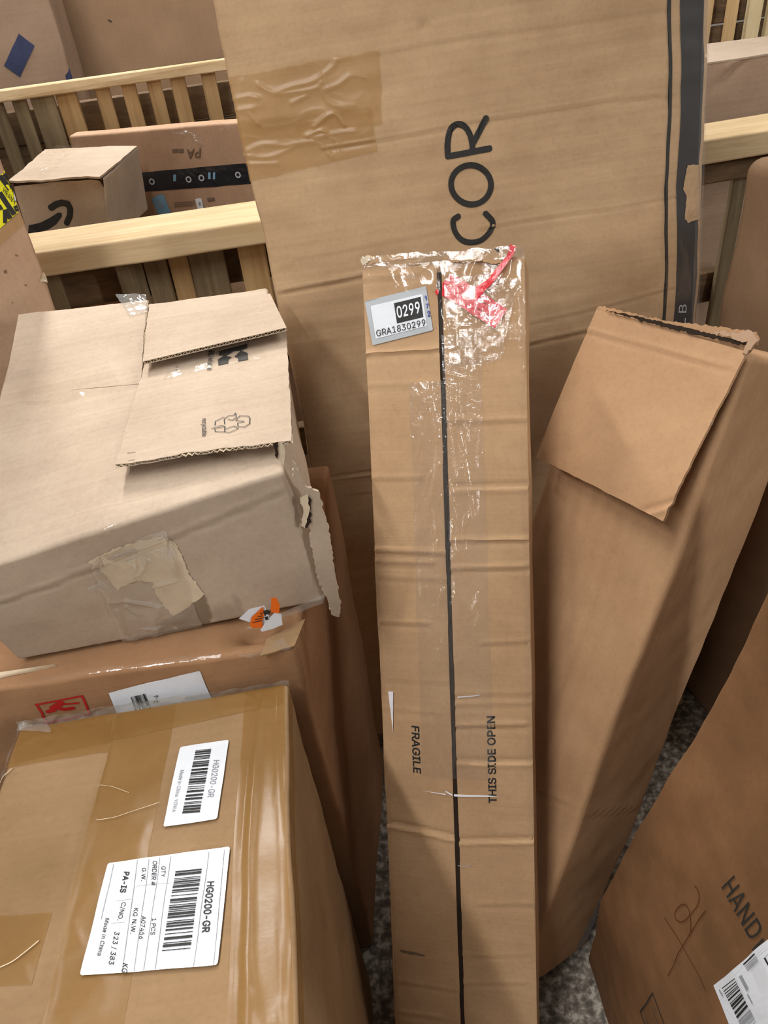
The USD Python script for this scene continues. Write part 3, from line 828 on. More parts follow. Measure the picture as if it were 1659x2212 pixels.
# ------------------------------------------------------------------ the tall panel carton with the big letters
c = rigid([-0.0949, 1.1227, -0.1083], [-0.1812, -0.052, -0.07], [0.747, 0.20, 1.75], z0=0.150)
cor = Carton('cardboard_box', 'tall leaning tan carton with big black hand-drawn letters COR and a black side band', c, kraft, seed=21, r=0.007, amp=0.0035)
E2 = 2.5136
g2 = lambda pts: [(440 + x / E2, y / E2) for x, y in pts]
G3 = 2.724
g3 = lambda pts: [(1050 + x / G3, y / G3) for x, y in pts]
cor.disp['front'] = [
    crease(cor, 'front', [(700, 322), (900, 290), (1050, 262), (1330, 216), (1448, 205)], 0.0016, 0.0035),
    crease(cor, 'front', [(593, 632), (700, 612), (800, 592), (905, 572)], 0.0030, 0.0042),
    crease(cor, 'front', [(1040, 495), (1250, 462), (1462, 424)], 0.0011, 0.0032),
    crease(cor, 'front', [(1140, 700), (1325, 657), (1454, 620)], 0.0011, 0.0032),
    crease(cor, 'front', [(1150, 740), (1300, 705), (1400, 690)], 0.0022, 0.004),
    crease(cor, 'front', [(690, 1038), (760, 1027), (830, 1019)], -0.0026, 0.0036),
    crease(cor, 'front', [(700, 1078), (830, 1060)], 0.0012, 0.0035),
    crease(cor, 'front', [(730, 1347), (830, 1338)], 0.0012, 0.0035),
    crease(cor, 'front', [(823, 118), (1000, 84), (1440, 20)], 0.0007, 0.004),
    crease(cor, 'front', [(640, 560), (780, 535), (960, 500)], 0.0006, 0.005),
    dent(cor, 'front', (918, 57), -0.003, 0.008), dent(cor, 'front', (760, 250), 0.004, 0.06),
    lambda a, b: 0.0004 * np.sin(b * 170) * sstep((meshkit.noise(np.stack([a * 6, b * 9, 0 * a], -1), 4) - 0.45) * 4)]
cor.body(0.0042)
w_ = 0.0092
R_ = [LineString(spline(cor.uv('front', g2(p)))).buffer(w_ / 2) for p in ([(1325, 850), (1430, 832), (1545, 808)], [(1325, 850), (1322, 780), (1335, 715), (1370, 683), (1412, 692), (1440, 735), (1452, 790), (1452, 825)], [(1455, 785), (1500, 705), (1530, 646)])]
lay(cor, 'front', unary_union(R_), 'printed_letter', ink, 0.0012)
th = np.linspace(0, 2 * np.pi, 49)
O_ = [(1452 + 109 * np.cos(t) + 4 * np.sin(t), 1003 + 105 * np.sin(t)) for t in th]
lay(cor, 'front', LineString(cor.uv('front', g2(O_))).buffer(w_ / 2), 'printed_letter', ink, 0.0012)
C_ = [(1386, 1172), (1360, 1195), (1368, 1250), (1402, 1293), (1452, 1308), (1510, 1298), (1557, 1255), (1570, 1205), (1532, 1158)]
lay(cor, 'front', LineString(spline(cor.uv('front', g2(C_)))).buffer(w_ / 2), 'printed_letter', ink, 0.0012)
lay(cor, 'front', stroke_px(cor, 'front', [(986, 548), (1010, 640), (1050, 640), (1074, 540)], w_), 'printed_letter', ink, 0.0012)
u0 = cor.uv('front', [(1472, 0), (1454, 690)])[:, 0]; u1 = cor.D[0] - 0.0075; dv = cor.D[2]
patch(cor, 'front', [(u0[0], .01), (u0[0], dv - .01), (u1, dv - .01), (u1, .01)], 'printed_band', ink_band, 0.0012, px=False, res=0.006)
lay(cor, 'front', LineString([(cor.uv('front', (1448, 0))[0], dv - .01), (cor.uv('front', (1433, 690))[0], .02)]).buffer(0.0026), 'printed_line', ink, 0.0012)
lay(cor, 'front', jag_poly(cor.uv('front', g3([(1185, 965), (1250, 965), (1252, 1290), (1180, 1312), (1163, 1290), (1172, 1220), (1180, 1150), (1165, 1110), (1170, 1050)])), 0.0004, 2), 'torn_patch', kraft, 0.0026, label='bare brown patch where the black band tore off')
text(cor, 'front', 'B', (1482, 673), (1482, 656), (1465, 673), paper_grey, h=0.0022)
text(cor, 'front', 'L', (1482, 700), (1482, 684), (1465, 700), paper_grey, h=0.0022)
wl = [[(300, 455), (380, 500), (480, 470), (600, 440), (700, 370), (720, 330)], [(380, 510), (500, 500), (610, 480), (640, 450)], [(660, 490), (740, 460), (800, 415), (880, 425)], [(630, 470), (680, 560), (780, 590)], [(560, 740), (640, 710), (700, 760)],
      [(600, 690), (700, 620), (760, 680)], [(235, 820), (330, 780), (450, 790), (560, 770), (620, 780), (690, 850)], [(215, 840), (350, 850), (480, 800)], [(235, 890), (400, 885)], [(170, 540), (250, 520), (300, 530)], [(180, 600), (270, 590)],
      [(245, 610), (300, 670)], [(720, 330), (800, 300)], [(720, 580), (820, 575)], [(600, 745), (760, 720), (820, 715)], [(480, 560), (560, 520)], [(660, 735), (600, 760)]]
wf = ridges([spline(cor.uv('front', g2(l)), 4) for l in wl], 0.0025, 0.0036)
patch(cor, 'front', [(492, 167), (822, 109), (824, 268), (514, 318)], 'packing_tape', tape_brown, 0.0012, (0.0012, 20, (0.8, 1.5, 1), 3), rag=0.004, seed=3, res=0.0022, fold=wf)
patch(cor, 'front', [(505, 262), (800, 232), (814, 326), (533, 392)], 'packing_tape', tape_brown, 0.0018, (0.0012, 20, (0.8, 1.6, 1), 3), rag=0.004, seed=6, res=0.0022, fold=wf)
patch(cor, 'front', [(u0[0] - .03, .9), (u0[0] - .02, dv - .02), (u1 + .002, dv - .02), (u1 + .002, .9)], 'clear_tape', tape_clear, 0.0032, (0.0025, 16, (1, .5, 1), 3), px=False, seed=12, res=0.005)
patch(cor, 'front', [(u1 - .006, .5), (u1 - .002, dv - .02), (u1 + .008, dv - .02), (u1 + .008, .5)], 'clear_tape', film_crinkled, 0.0045, (0.002, 40, (1, .3, 1)), px=False, seed=15, flat=True)

# ------------------------------------------------------------------ brown carton under the pale one (left stack)
zr = 0.868
fl = on_z((0, 1474), zr); fm = on_z((518, 1382), zr); fr = on_z((640, 1398), zr)
d = (fm - fl); fl2 = fl - d * 0.75
c = np.zeros((2, 2, 2, 3))
back = np.array([0.05, 0.42, 0])
for i, p in ((0, fl2), (1, fr)):
    for j in range(2):
        c[i, j, 1] = p + (back if j else 0)
        c[i, j, 0] = c[i, j, 1] * [1, 1, 0] + [0.012 if i else 0, -0.004, 0]
red = Carton('cardboard_box', 'red-brown carton with a red square symbol and white barcode label, under the torn pale carton', c, kraft_red, seed=31, r=0.008, amp=0.004)
B1 = 2.183
gb = lambda pts: [(x / B1, 1080 + y / B1) for x, y in pts]
hole = red.uv('top', gb([(1190, 655)])[0])
red.disp['front'] = [crease(red, 'front', gb([(0, 905), (500, 790), (900, 715), (1130, 690)]), 0.002, 0.006)]
red.disp['top'] = [lambda a, b: -0.030 * np.exp(-(((a - hole[0]) / .03) ** 2 + ((b - hole[1] - .02) / .02) ** 2))]
red.body(0.008)
GR = 6.9125
gr = lambda pts: [(x / GR, 1400 + y / GR) for x, y in pts]
sq = LineString(red.uv('front', gr([(610, 985), (515, 845), (1190, 722), (1275, 885), (1330, 990), (690, 1110), (610, 985)]))).buffer(0.0016, join_style=2)
lay(red, 'front', sq, 'printed_symbol', ink_red, 0.001)
fig = unary_union([stroke_px(red, 'front', gr([(690, 948), (770, 930)]), 0.0065), stroke_px(red, 'front', gr([(760, 900), (870, 830)]), 0.010), stroke_px(red, 'front', gr([(850, 822), (950, 842), (1130, 830)]), 0.0035), stroke_px(red, 'front', gr([(840, 905), (930, 922), (1060, 905)]), 0.006)])
lay(red, 'front', fig, 'printed_symbol', ink_red, 0.001)
lb = lay(red, 'front', poly_px(red, 'front', gb([(505, 915), (930, 806), (940, 808), (1010, 950), (575, 1060)])), 'shipping_label', paper_white, 0.0012)
barcode(red, 'front', *gb([(612, 930), (684, 912), (660, 1050), (735, 1030)]), ink, 5, 14, 0.002, lb)
text(red, 'front', '2-4', *gb([(742, 950), (740, 918), (722, 952)]), ink, h=0.002, parent=lb)
# crumpled corner: a lifted tape edge and a bent tongue of board
k0 = lambda pts, dz: [on_z(p, zr + dz) for p in gb(pts)]
q4 = k0([(1290, 600), (1445, 540), (1440, 545), (1300, 690)], 0.006)
Panel(red.T, [[on_z(gb([(1215, 745)])[0], zr + .004), on_z(gb([(1250, 660)])[0], zr + .007)], [on_z(gb([(1390, 690)])[0], zr + .004), on_z(gb([(1440, 560)])[0], zr + .006)]], 0.003, seed=4, amp=0.004).body(kraft_gold, rag={'u0': 0.012, 'v0': 0.006}, res=0.004)
Panel(red.T, [[on_z(gb([(1125, 735)])[0], zr + .003), on_z(gb([(1200, 745)])[0], zr + .012)], [on_z(gb([(1370, 705)])[0], zr + .004), on_z(gb([(1330, 655)])[0], zr + .018)]], 0.002, seed=5, amp=0.004).body(film_crinkled, name='loose_tape', rag={'v1': 0.008}, res=0.004)
patch(red, 'top', [(0.28, -.0), (red.D[0] - .10, .0), (red.D[0] - .10, .010), (.28, .010)], 'clear_tape', tape_clear, 0.001, (0.0015, 40, (.5, 1, 1)), px=False, seed=3, rag=.004)
Panel(red.T, [[on_z(gb([(-260, 900)])[0], zr + .002), on_z(gb([(-240, 850)])[0], zr + .006)], [on_z(gb([(270, 780)])[0], zr + .002), on_z(gb([(255, 775)])[0], zr + .008)]], 0.004, seed=9, amp=0.002).body(liner, rag={'v0': 0.006, 'u1': .01}, res=0.004)

# ------------------------------------------------------------------ the pale carton with torn flaps
c = rigid([-0.5002, 0.7159, 0.8627], [0.0703, -0.0231, 0.1012], [0.4046, 0.5435, 0.2219])
tgt = {(0, 0, 0): (46, 1446), (1, 0, 0): (700, 1303), (1, 0, 1): (617, 1019), (0, 0, 1): (-129, 1256), (1, 1, 1): (577, 618), (0, 1, 1): (45, 692)}
for i, p in tgt.items():
    c[i] = at_depth(c[i], p)
for i, j in np.ndindex(2, 2):
    c[i, j, 0, 2] = max(c[i, j, 0, 2], zr + 0.008)
pale = Carton('cardboard_box', 'pale grey-beige carton with torn open flaps and recycling print, on top of the left stack', c, kraft_grey, seed=41, r=0.006, amp=0.003)
K_ = 2.183
gk = lambda pts: [(x / K_, 580 + y / K_) for x, y in pts]
pale.disp['front'] = [crease(pale, 'front', [(-20, 1297), (180, 1236), (400, 1165), (520, 1122), (648, 1078)], 0.0018, 0.004), crease(pale, 'front', [(640, 1090), (690, 1285)], 0.002, 0.006)]
pale.disp['top'] = [crease(pale, 'top', [(60, 868), (290, 836)], 0.0015, 0.005), crease(pale, 'top', [(280, 1075), (600, 1025)], 0.001, 0.006), dent(pale, 'top', (200, 1050), 0.006, 0.12)]
pale.disp['right'] = [lambda a, b: 0.016 * np.sin(np.pi * np.clip(b / .21, 0, 1)) * np.clip(1.3 - a / .5, 0, 1)]
pale.body(0.006)
# left flap lying on top
LF = Panel(pale.T, [[at(pale, 'top', (15, 868), -.0035), at(pale, 'top', (46, 693), .006)], [at(pale, 'top', (303, 826), .001), at(pale, 'top', (314, 634), .010)]], 0.004, seed=42, amp=0.0015)
LF.body(kraft_grey, rag={'u1': 0.006, 'v1': 0.005}, hollow=True, res=0.005)
LF.flutes(liner, 'u1')
patch(LF, '', gk([(540, 110), (680, 100), (690, 195), (600, 215)]), 'clear_tape', film_edge, 0.003, (0.004, 45, (1, 1, 1)), rag=0.006, seed=4)
patch(LF, '', gk([(100, 640), (240, 632), (240, 645), (105, 672)]), 'clear_tape', film_crinkled, 0.0015, (0.002, 60, (1, 1, 1)), seed=5)
patch(pale, 'top', gk([(100, 600), (520, 470), (590, 600), (170, 720)]), 'clear_tape', tape_clear, 0.012, (0.004, 18, (1, 1, 1), 4), seed=6, flat=True)
# flap with the recycling print, near edge lifted
QF = Panel(pale.T, [[at(pale, 'top', (251, 1020), .030), at(pale, 'top', (312, 770), .006)], [at(pale, 'top', (636, 972), .020), at(pale, 'top', (612, 690), .006)]], 0.0045, seed=43, amp=0.0015, bend=lambda a, b: 0.003 * np.exp(-(b / .03) ** 2))
QF.body(kraft_grey, rag={'v0': 0.007, 'u0': 0.003, 'u1': 0.004}, hollow=True, res=0.004)
QF.flutes(liner, 'v0')
PQ = 1659 / 320
gq = lambda pts: [(340 + x / PQ, 700 + y / PQ) for x, y in pts]
for pl in ([(690, 300), (1005, 212), (1005, 262), (930, 292), (850, 300), (775, 348), (688, 348)], [(680, 395), (745, 348), (830, 365), (795, 392), (792, 437), (682, 462)], [(862, 362), (935, 292), (1010, 322), (1015, 395), (905, 415), (900, 375)]):
    lay(QF, '', poly_px(QF, '', gq(pl)), 'printed_logo', ink, 0.0012)
rec = [[(757, 1135), (752, 1080), (800, 1040), (855, 1035), (880, 1005), (885, 1055), (845, 1090), (795, 1082)], [(650, 1150), (655, 1105), (752, 1055)], [(880, 1090), (925, 1038), (1025, 1042), (1038, 1060), (1035, 1130), (975, 1170), (905, 1160), (902, 1120), (975, 1102), (880, 1090)], [(612, 1192), (720, 1152), (770, 1165), (648, 1190), (655, 1225), (760, 1228), (758, 1175)], [(768, 1228), (815, 1236), (912, 1186), (860, 1156), (765, 1196)]]
lay(QF, '', unary_union([stroke_px(QF, '', gq(p), 0.0010) for p in rec]), 'printed_recycling_sign', ink, 0.0012)
text(QF, '', 'recyclable', *gq([(508, 1078), (508, 1285), (560, 1072)]), ink, h=0.001)
text(QF, '', 'EL', *gq([(578, 292), (572, 352), (632, 294)]), ink, h=0.001, bold=True)
for k in range(11):
    x_, y_ = 572 - 1.7 * k, 366 + 15 * k
    lay(QF, '', stroke_px(QF, '', gq([(x_ + 2, y_), (x_ + 48 - 5 * (k % 3), y_ + 2 * (k % 2))]), .0011 + .0005 * (k % 2)), 'printed_mark', ink, 0.001)
for k in range(5):
    lay(QF, '', stroke_px(QF, '', gq([(206 + 2 * (k % 2), 470 + 20 * k), (240 - 4 * (k % 2), 474 + 20 * k)]), .0009), 'printed_mark', ink_soft, 0.001)
patch(QF, '', gq([(150, 470), (640, 330), (640, 480), (60, 640)]), 'clear_tape', film_crinkled, 0.002, (0.004, 30, (1, 1, 1)), rag=0.006, seed=8)
patch(QF, '', gq([(640, 230), (1180, 100), (1220, 380), (680, 490)]), 'clear_tape', tape_clear, 0.002, (0.0012, 30, (1, 1, 1)), seed=9)
lay(QF, '', unary_union([stroke_px(QF, '', gk([(605, 878), (642, 876)]), .001), stroke_px(QF, '', gk([(612, 918), (640, 916)]), .001)]), 'staple_mark', ink_soft, 0.001)
# back flap, its cut edge showing the flutes
BF = Panel(pale.T, [[at(pale, 'top', (303, 779), .028), at(pale, 'top', (316, 645), .012)], [at(pale, 'top', (611, 689), .030), at(pale, 'top', (575, 598), .010)]], 0.0055, seed=44, amp=0.001)
BF.body(kraft_grey, rag={'u0': 0.003}, hollow=True, res=0.006)
BF.flutes(liner, 'v0', pitch=0.0085, depth=0.012)
# torn right corner
px = lambda pts: [(x / B1, 1080 + y / B1) for x, y in pts]
torn = jag_poly(pale.uv('front', px([(1400, -130), (1455, -20), (1520, 0), (1560, 190), (1600, 470), (1590, 505), (1555, 500), (1540, 440), (1495, 355), (1478, 250), (1462, 210), (1468, 120), (1475, 60), (1440, 10), (1400, -60)])), 0.0009, 5)
lay(pale, 'front', torn, 'torn_edge', kraft_grey, 0.006, flat=True, thick=0.004)
lay(pale, 'front', jag_poly(pale.uv('front', px([(1425, 20), (1462, 8), (1470, 75), (1440, 145), (1425, 135), (1440, 80)])), 0.0008, 6), 'torn_edge', liner, 0.0085, flat=True)
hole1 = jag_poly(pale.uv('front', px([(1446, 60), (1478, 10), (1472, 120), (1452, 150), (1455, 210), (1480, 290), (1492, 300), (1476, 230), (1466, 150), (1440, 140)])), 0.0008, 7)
lay(pale, 'front', hole1, 'torn_hole', shade_paint, 0.0078, flat=True)  # flat dark patch, painted shade in place of a real opening
lay(pale, 'front', jag_poly(pale.uv('front', gq([(1390, 1470), (1450, 1450), (1480, 1600), (1460, 1690), (1395, 1640), (1410, 1560)])), 0.0008, 8), 'torn_edge', liner, 0.008, flat=True)
lay(pale, 'front', jag_poly(pale.uv('front', gq([(1345, 1480), (1395, 1455), (1400, 1560), (1390, 1640), (1370, 1600)])), 0.0006, 9), 'torn_hole', shade_paint, 0.0095, flat=True)  # second dark patch painting the shade inside the tear
# torn tape and bared paper on its front
wp = jag_poly(pale.uv('front', px([(430, 290), (540, 240), (770, 192), (832, 230), (900, 370), (965, 440), (820, 530), (760, 470), (720, 390), (660, 375), (560, 415), (500, 350)])), 0.0012, 10)
lay(pale, 'front', wp, 'torn_paper', liner, 0.001)
lay(pale, 'front', jag_poly(pale.uv('front', px([(590, 420), (700, 388), (770, 480), (800, 530), (738, 560), (742, 676), (600, 690)])), 0.0008, 14), 'packing_tape', film_hazy, 0.0016)
lay(pale, 'front', jag_poly(pale.uv('front', px([(742, 560), (830, 525), (965, 440), (1000, 520), (985, 628), (746, 676)])), 0.0008, 15), 'packing_tape', tape_grey, 0.0018)
kf = ridges([spline(pale.uv('front', px(l)), 4) for l in ([(620, 300), (650, 330), (690, 380)], [(625, 380), (645, 320), (640, 285)], [(640, 360), (680, 330), (690, 290)], [(430, 400), (470, 380), (500, 400)], [(560, 500), (580, 560), (600, 600)], [(600, 480), (660, 520)], [(680, 580), (760, 570)], [(820, 660), (860, 640)], [(500, 260), (560, 240)], [(740, 400), (830, 380)])], 0.003, 0.002)
patch(pale, 'front', px([(428, 288), (775, 160), (985, 620), (600, 690)]), 'clear_tape', film_hazy, 0.0026, (0.003, 18, (1, 1, 1), 4), rag=0.008, seed=11, res=0.002, fold=kf)
patch(pale, 'front', px([(380, 215), (545, 130), (530, 170), (400, 225)]), 'clear_tape', tape_clear, 0.002, (0.002, 30, (1, 1, 1)), rag=0.003, seed=12)
patch(pale, 'front', px([(420, 395), (520, 370), (540, 415), (430, 410)]), 'clear_tape', film_edge, 0.003, (0.004, 50, (1, 1, 1)), rag=0.006, seed=13)
patch(pale, 'front', pale.uv('front', px([(1150, 600), (1540, 450), (1525, 490), (1180, 605)]), .034), 'clear_tape', film_edge, 0.034, (0.003, 40, (.6, 1, 1)), rag=0.004, seed=14, flat=True, px=False)
lay(pale, 'front', jag_poly(pale.uv('front', px([(468, 668), (520, 690), (480, 705)])), 0.0004, 3), 'torn_paper', liner, 0.002)
# crumpled orange and white sticker
st = lambda pts, m, h, nm='sticker_piece', **k: lay(pale, 'front', poly_px(pale, 'front', px(pts), h + .030), nm, m, h + .030, flat=True, **k)
sid = st([(1130, 565), (1180, 525), (1250, 510), (1275, 545), (1265, 590), (1240, 600), (1190, 580)], paper_white, 0.012, 'orange_sticker')
st([(1190, 560), (1245, 515), (1250, 545), (1240, 580), (1245, 600), (1190, 602), (1182, 590)], orange, 0.0135, parent=sid)
st([(1285, 483), (1310, 482), (1325, 512), (1320, 545), (1282, 540)], orange, 0.017, parent=sid)
st([(1230, 612), (1262, 572), (1300, 540), (1330, 545), (1335, 588), (1290, 605), (1240, 618)], paper_white, 0.016, parent=sid)
for k in range(4):
    st([(1195 + 12 * k, 580 - 12 * k), (1240, 570 - 9 * k), (1240, 573 - 9 * k), (1195 + 12 * k, 583 - 12 * k)], ink, 0.0142, parent=sid)
st([(1245, 540), (1262, 530), (1278, 535), (1275, 552), (1262, 548), (1255, 558)], ink, 0.0172, parent=sid)
st([(1252, 560), (1268, 556), (1270, 570), (1256, 572)], ink, 0.0172, parent=sid)

# ------------------------------------------------------------------ golden taped carton in front (left, near)
c = rigid([-0.4524, 0.1099, 0.0083], [-0.0539, -0.0231, 0.0563], [0.35, 0.5, 0.8358])
c[1, 1, 1] = at_depth(c[1, 1, 1], (621, 1476)); c[1, 0, 1] = at_depth(c[1, 0, 1], (646, 2500))
c[:, :, 0, 2] = 0.0
gold = Carton('cardboard_box', 'golden taped carton with two white barcode labels, nearest box at bottom left', c, kraft_gold, seed=51, r=0.006, amp=0.003)
A2 = 2.37
ga = lambda pts: [(x / A2, 1440 + y / A2) for x, y in pts]
gold.disp['top'] = [crease(gold, 'top', ga([(585, 220), (545, 480), (405, 950), (255, 1500), (190, 1830), (150, 2050)]), 0.0022, 0.006),
                    crease(gold, 'top', ga([(1335, 120), (1290, 500), (1262, 1000), (1235, 1500), (1222, 1900)]), 0.0028, 0.005),
                    crease(gold, 'top', ga([(1420, 100), (1440, 560), (1470, 900), (1460, 1300), (1440, 1900)]), 0.0018, 0.004)]
gold.body(0.006)
tq = lambda pts, m, h, wr=None, **k: patch(gold, 'top', ga(pts), 'packing_tape', m, h, wr, **k)
tq([(600, 215), (900, 165), (610, 1900), (195, 1900)], tape_gold, 0.0008, (0.0012, 18, (1, 1, 1), 4), seed=1)
tq([(1252, 110), (1452, 70), (1485, 1900), (1140, 1900)], tape_gold, 0.0009, (0.0022, 14, (2.2, .35, 1), 3), seed=2)
tq([(108, 332), (1440, 72), (1445, 190), (70, 500)], tape_gold, 0.0014, (0.0014, 22, (1, 1, 1), 4), seed=3)
tq([(40, 520), (545, 440), (570, 235), (110, 330)], tape_gold, 0.0018, (0.0014, 18, (1, 1, 1), 4), seed=4)
tq([(-160, 1300), (262, 1275), (150, 1640), (-260, 1660)], tape_gold, 0.0012, (0.0016, 14, (1, 1, 1), 4), seed=5)
tq([(700, 240), (1180, 160), (1130, 420), (690, 470)], tape_gold, 0.0012, (0.0012, 22, (1, 1, 1), 4), seed=9) if False else None
patch(gold, 'right', [(.02, gold.D[2] - .03), (gold.D[1] - .01, gold.D[2] - .03), (gold.D[1] - .01, gold.D[2] - .004), (.02, gold.D[2] - .004)], 'packing_tape', tape_gold, 0.001, (0.0015, 20, (1, 1, 1)), px=False, seed=6)
patch(gold, 'top', ga([(-10, 620), (40, 545), (60, 300), (20, 420)]), 'clear_tape', film_crinkled, 0.003, (0.003, 40, (1, 1, 1)), seed=7, rag=0.004)
gy = lambda pts, h: [at(gold, 'top', p, h) for p in ga(pts)]
patch(gold, 'back', [(0.0, gold.D[2] - .01), (gold.D[0] * .62, gold.D[2] - .006), (gold.D[0] * .62, gold.D[2] + .010), (0.0, gold.D[2] + .012)], 'clear_tape', film_edge, 0.001, (0.008, 34, (1, 1, 1)), px=False, seed=8, rag=0.008, flat=True)
patch(gold, 'back', [(gold.D[0] * .60, gold.D[2] - .01), (gold.D[0], gold.D[2] - .012), (gold.D[0] + .002, gold.D[2] + .004), (gold.D[0] * .60, gold.D[2] + .006)], 'clear_tape', film_edge, 0.001, (0.004, 40, (1, 1, 1)), px=False, seed=18, rag=0.005, flat=True)
patch(gold, 'top', ga([(50, 290), (240, 250), (260, 340), (80, 340)]), 'clear_tape', film_edge, 0.004, (0.008, 34, (1, 1, 1)), seed=10, rag=0.01)
for p_, w0 in (([(500, 632), (545, 630), (580, 635), (660, 665)], .0006), ([(500, 805), (580, 792), (640, 775), (730, 745), (820, 715)], .0007), ([(0, 1562), (60, 1535), (110, 1500), (160, 1460), (195, 1430)], .0012), ([(5, 620), (30, 570), (70, 530)], .001)):
    lay(gold, 'top', LineString(spline(gold.uv('top', ga(p_)))).buffer(w0 / 2), 'tape_crinkle', liner, 0.004)


def sticker(S, face, outline, h, name='shipping_label', rnd=0.003):
    p = poly_px(S, face, outline)
    return lay(S, face, p.buffer(-rnd).buffer(rnd), name, paper_white, h, res=0.01)


hl = 0.0034
lb = sticker(gold, 'top', ga([(920, 428), (1170, 387), (1122, 795), (845, 838)]), hl)
barcode(gold, 'top', *ga([(1003, 449), (942, 777), (1082, 438), (1034, 770)]), ink, 11, 26, hl + .0009, lb)
tx = lambda s_, pts, m=ink, **k: text(gold, 'top', s_, *ga(pts), m, h=hl + .0009, parent=lb, **k)
tx('HG0200-GR', [(1096, 497), (1070, 688), (1126, 496)], ink_grey)
tx('Made in China  YOWA', [(928, 552), (890, 764), (946, 551)], ink_grey)
lb = sticker(gold, 'top', ga([(560, 1020), (1187, 930), (1105, 1530), (403, 1600)]), hl)
barcode(gold, 'top', *ga([(905, 1060), (825, 1475), (1040, 1045), (970, 1459)]), ink, 12, 27, hl + .0009, lb)
tx('HG0200-GR', [(1068, 1110), (1032, 1368), (1103, 1108)], bold=True)
for s_, p in (('QTY', [(836, 1036), (830, 1092), (857, 1035)]), ('1 PCS', [(781, 1300), (770, 1385), (803, 1299)]), ('ORDER #', [(794, 1010), (777, 1135), (816, 1010)]), ('A07456', [(729, 1290), (711, 1408), (751, 1290)]),
              ('G.W.', [(737, 1047), (729, 1115), (758, 1046)]), ('KG N.W.', [(690, 1250), (668, 1382), (712, 1250)]), ('C/NO.', [(628, 1222), (604, 1315), (650, 1222)]), ('323 / 383', [(588, 1372), (552, 1540), (612, 1374)]),
              ('KG', [(625, 1532), (617, 1580), (652, 1536)]), ('Made in China', [(543, 1305), (497, 1496), (562, 1307)])):
    tx(s_, p)
tx('PA-IS', [(645, 1065), (619, 1172), (672, 1066)], bold=True)
gl = [[(1158, 950), (1085, 1530)], [(885, 985), (858, 1130), (830, 1300), (790, 1560)], [(830, 990), (730, 1565)], [(775, 1000), (680, 1570)], [(715, 1005), (620, 1575)], [(590, 1030), (570, 1120), (520, 1310)], [(1080, 960), (985, 1540)], [(705, 1140), (880, 1120)], [(600, 1215), (680, 1205)], [(570, 1330), (640, 1322)]]
lay(gold, 'top', unary_union([stroke_px(gold, 'top', ga(p), .0005) for p in gl]), 'label_line', ink_grey, hl + .0008, lb)

# ------------------------------------------------------------------ long leaning carton on the right
c = rigid([-0.0202, 0.7509, 0.0726], [-0.4514, 0.1532, -0.9684], [0.2633, 0.2106, 1.1418])
c = CAM + (c - CAM) * 1.012
c[0, 0, 1] = at_depth(c[0, 0, 1], (1289, 668)); c[1, 0, 1] = at_depth(c[1, 0, 1], (1622, 766))
c[:, :, 0, 2] = np.maximum(c[:, :, 0, 2], 0.002)
c[0, 1, 0, 2] = max(c[0, 1, 0, 2], 0.0)
lg = Carton('cardboard_box', 'long brown carton leaning to the right beside the slim taped carton, one flap hanging open', c, kraft_long, seed=61, r=0.012, amp=0.004)
lg.disp['front'] = [crease(lg, 'front', [(1165, 1715), (1255, 1755)], 0.0014, 0.005), lambda a, b: 0.0025 * np.sin(a * 70 + 1) * sstep((0.9 - b) / .5), lambda a, b: 0.0010 * np.sin(a * 230)]
lg.disp['right'] = [crease(lg, 'right', [(1258, 1765), (1370, 1745)], 0.0014, 0.005)]
lg.body(0.007)
FLp = Panel(lg.T, [[at(lg, 'front', (1155, 986), .034), at(lg, 'front', (1289, 668), .004)], [at(lg, 'front', (1440, 1122), .062), at(lg, 'front', (1624, 762), .008)]], 0.0045, seed=62, amp=0.002,
            bend=lambda a, b: 0.004 * np.sin(np.clip(b / .3, 0, 1) * np.pi))
s0 = crease(FLp, '', [(1262, 716), (1420, 755), (1560, 790)], 0.0016, 0.004); s1 = crease(FLp, '', [(1395, 1110), (1465, 1090)], -0.003, 0.006)
b0 = FLp.bend
FLp.bend = lambda a, b: b0(a, b) + s0(a, b) + s1(a, b)
FLp.body(kraft_long, rag={'u1': 0.004, 'v0': 0.002}, res=0.004)
lay(FLp, '', Point(*FLp.uv('', (1535, 913))).buffer(0.002), 'scuff_mark', ink_soft, 0.0012)
E6 = 3.136
g6 = lambda pts: [(1130 + x / E6, 620 + y / E6) for x, y in pts]
for k, (pts, h0, m) in enumerate(([[(1286, 666), (1290, 659), (1420, 690), (1640, 718), (1646, 742), (1620, 764), (1450, 716)], 0.0, kraft_long], [[(1300, 668), (1420, 693), (1530, 719), (1618, 741), (1619, 747), (1500, 722), (1400, 697)], 0.012, shade_paint])):  # second strip is painted shade between the layered edges
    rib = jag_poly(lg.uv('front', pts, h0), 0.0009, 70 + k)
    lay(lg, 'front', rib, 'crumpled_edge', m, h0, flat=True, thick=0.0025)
lay(lg, 'front', jag_poly(lg.uv('front', g6([(1310, 310), (1500, 318), (1590, 305), (1640, 365), (1600, 430), (1560, 470), (1540, 450), (1570, 400), (1450, 350)])), 0.0012, 77), 'crumpled_edge', kraft_pink, 0.014, flat=True, thick=0.003)
F8 = 1659 / 529
g88 = lambda pts: [(1130 + x / F8, 1600 + y / F8) for x, y in pts]
patch(lg, 'right', [(lg.D[1] - .05, .01), (lg.D[1] - .004, .03), (lg.D[1] - .004, .12), (lg.D[1] - .02, .13)], 'clear_tape', tape_blue_sheen, 0.0015, (0.002, 30, (1, 1, 1)), px=False, seed=3)  # blue reflection on this tape comes from its tint

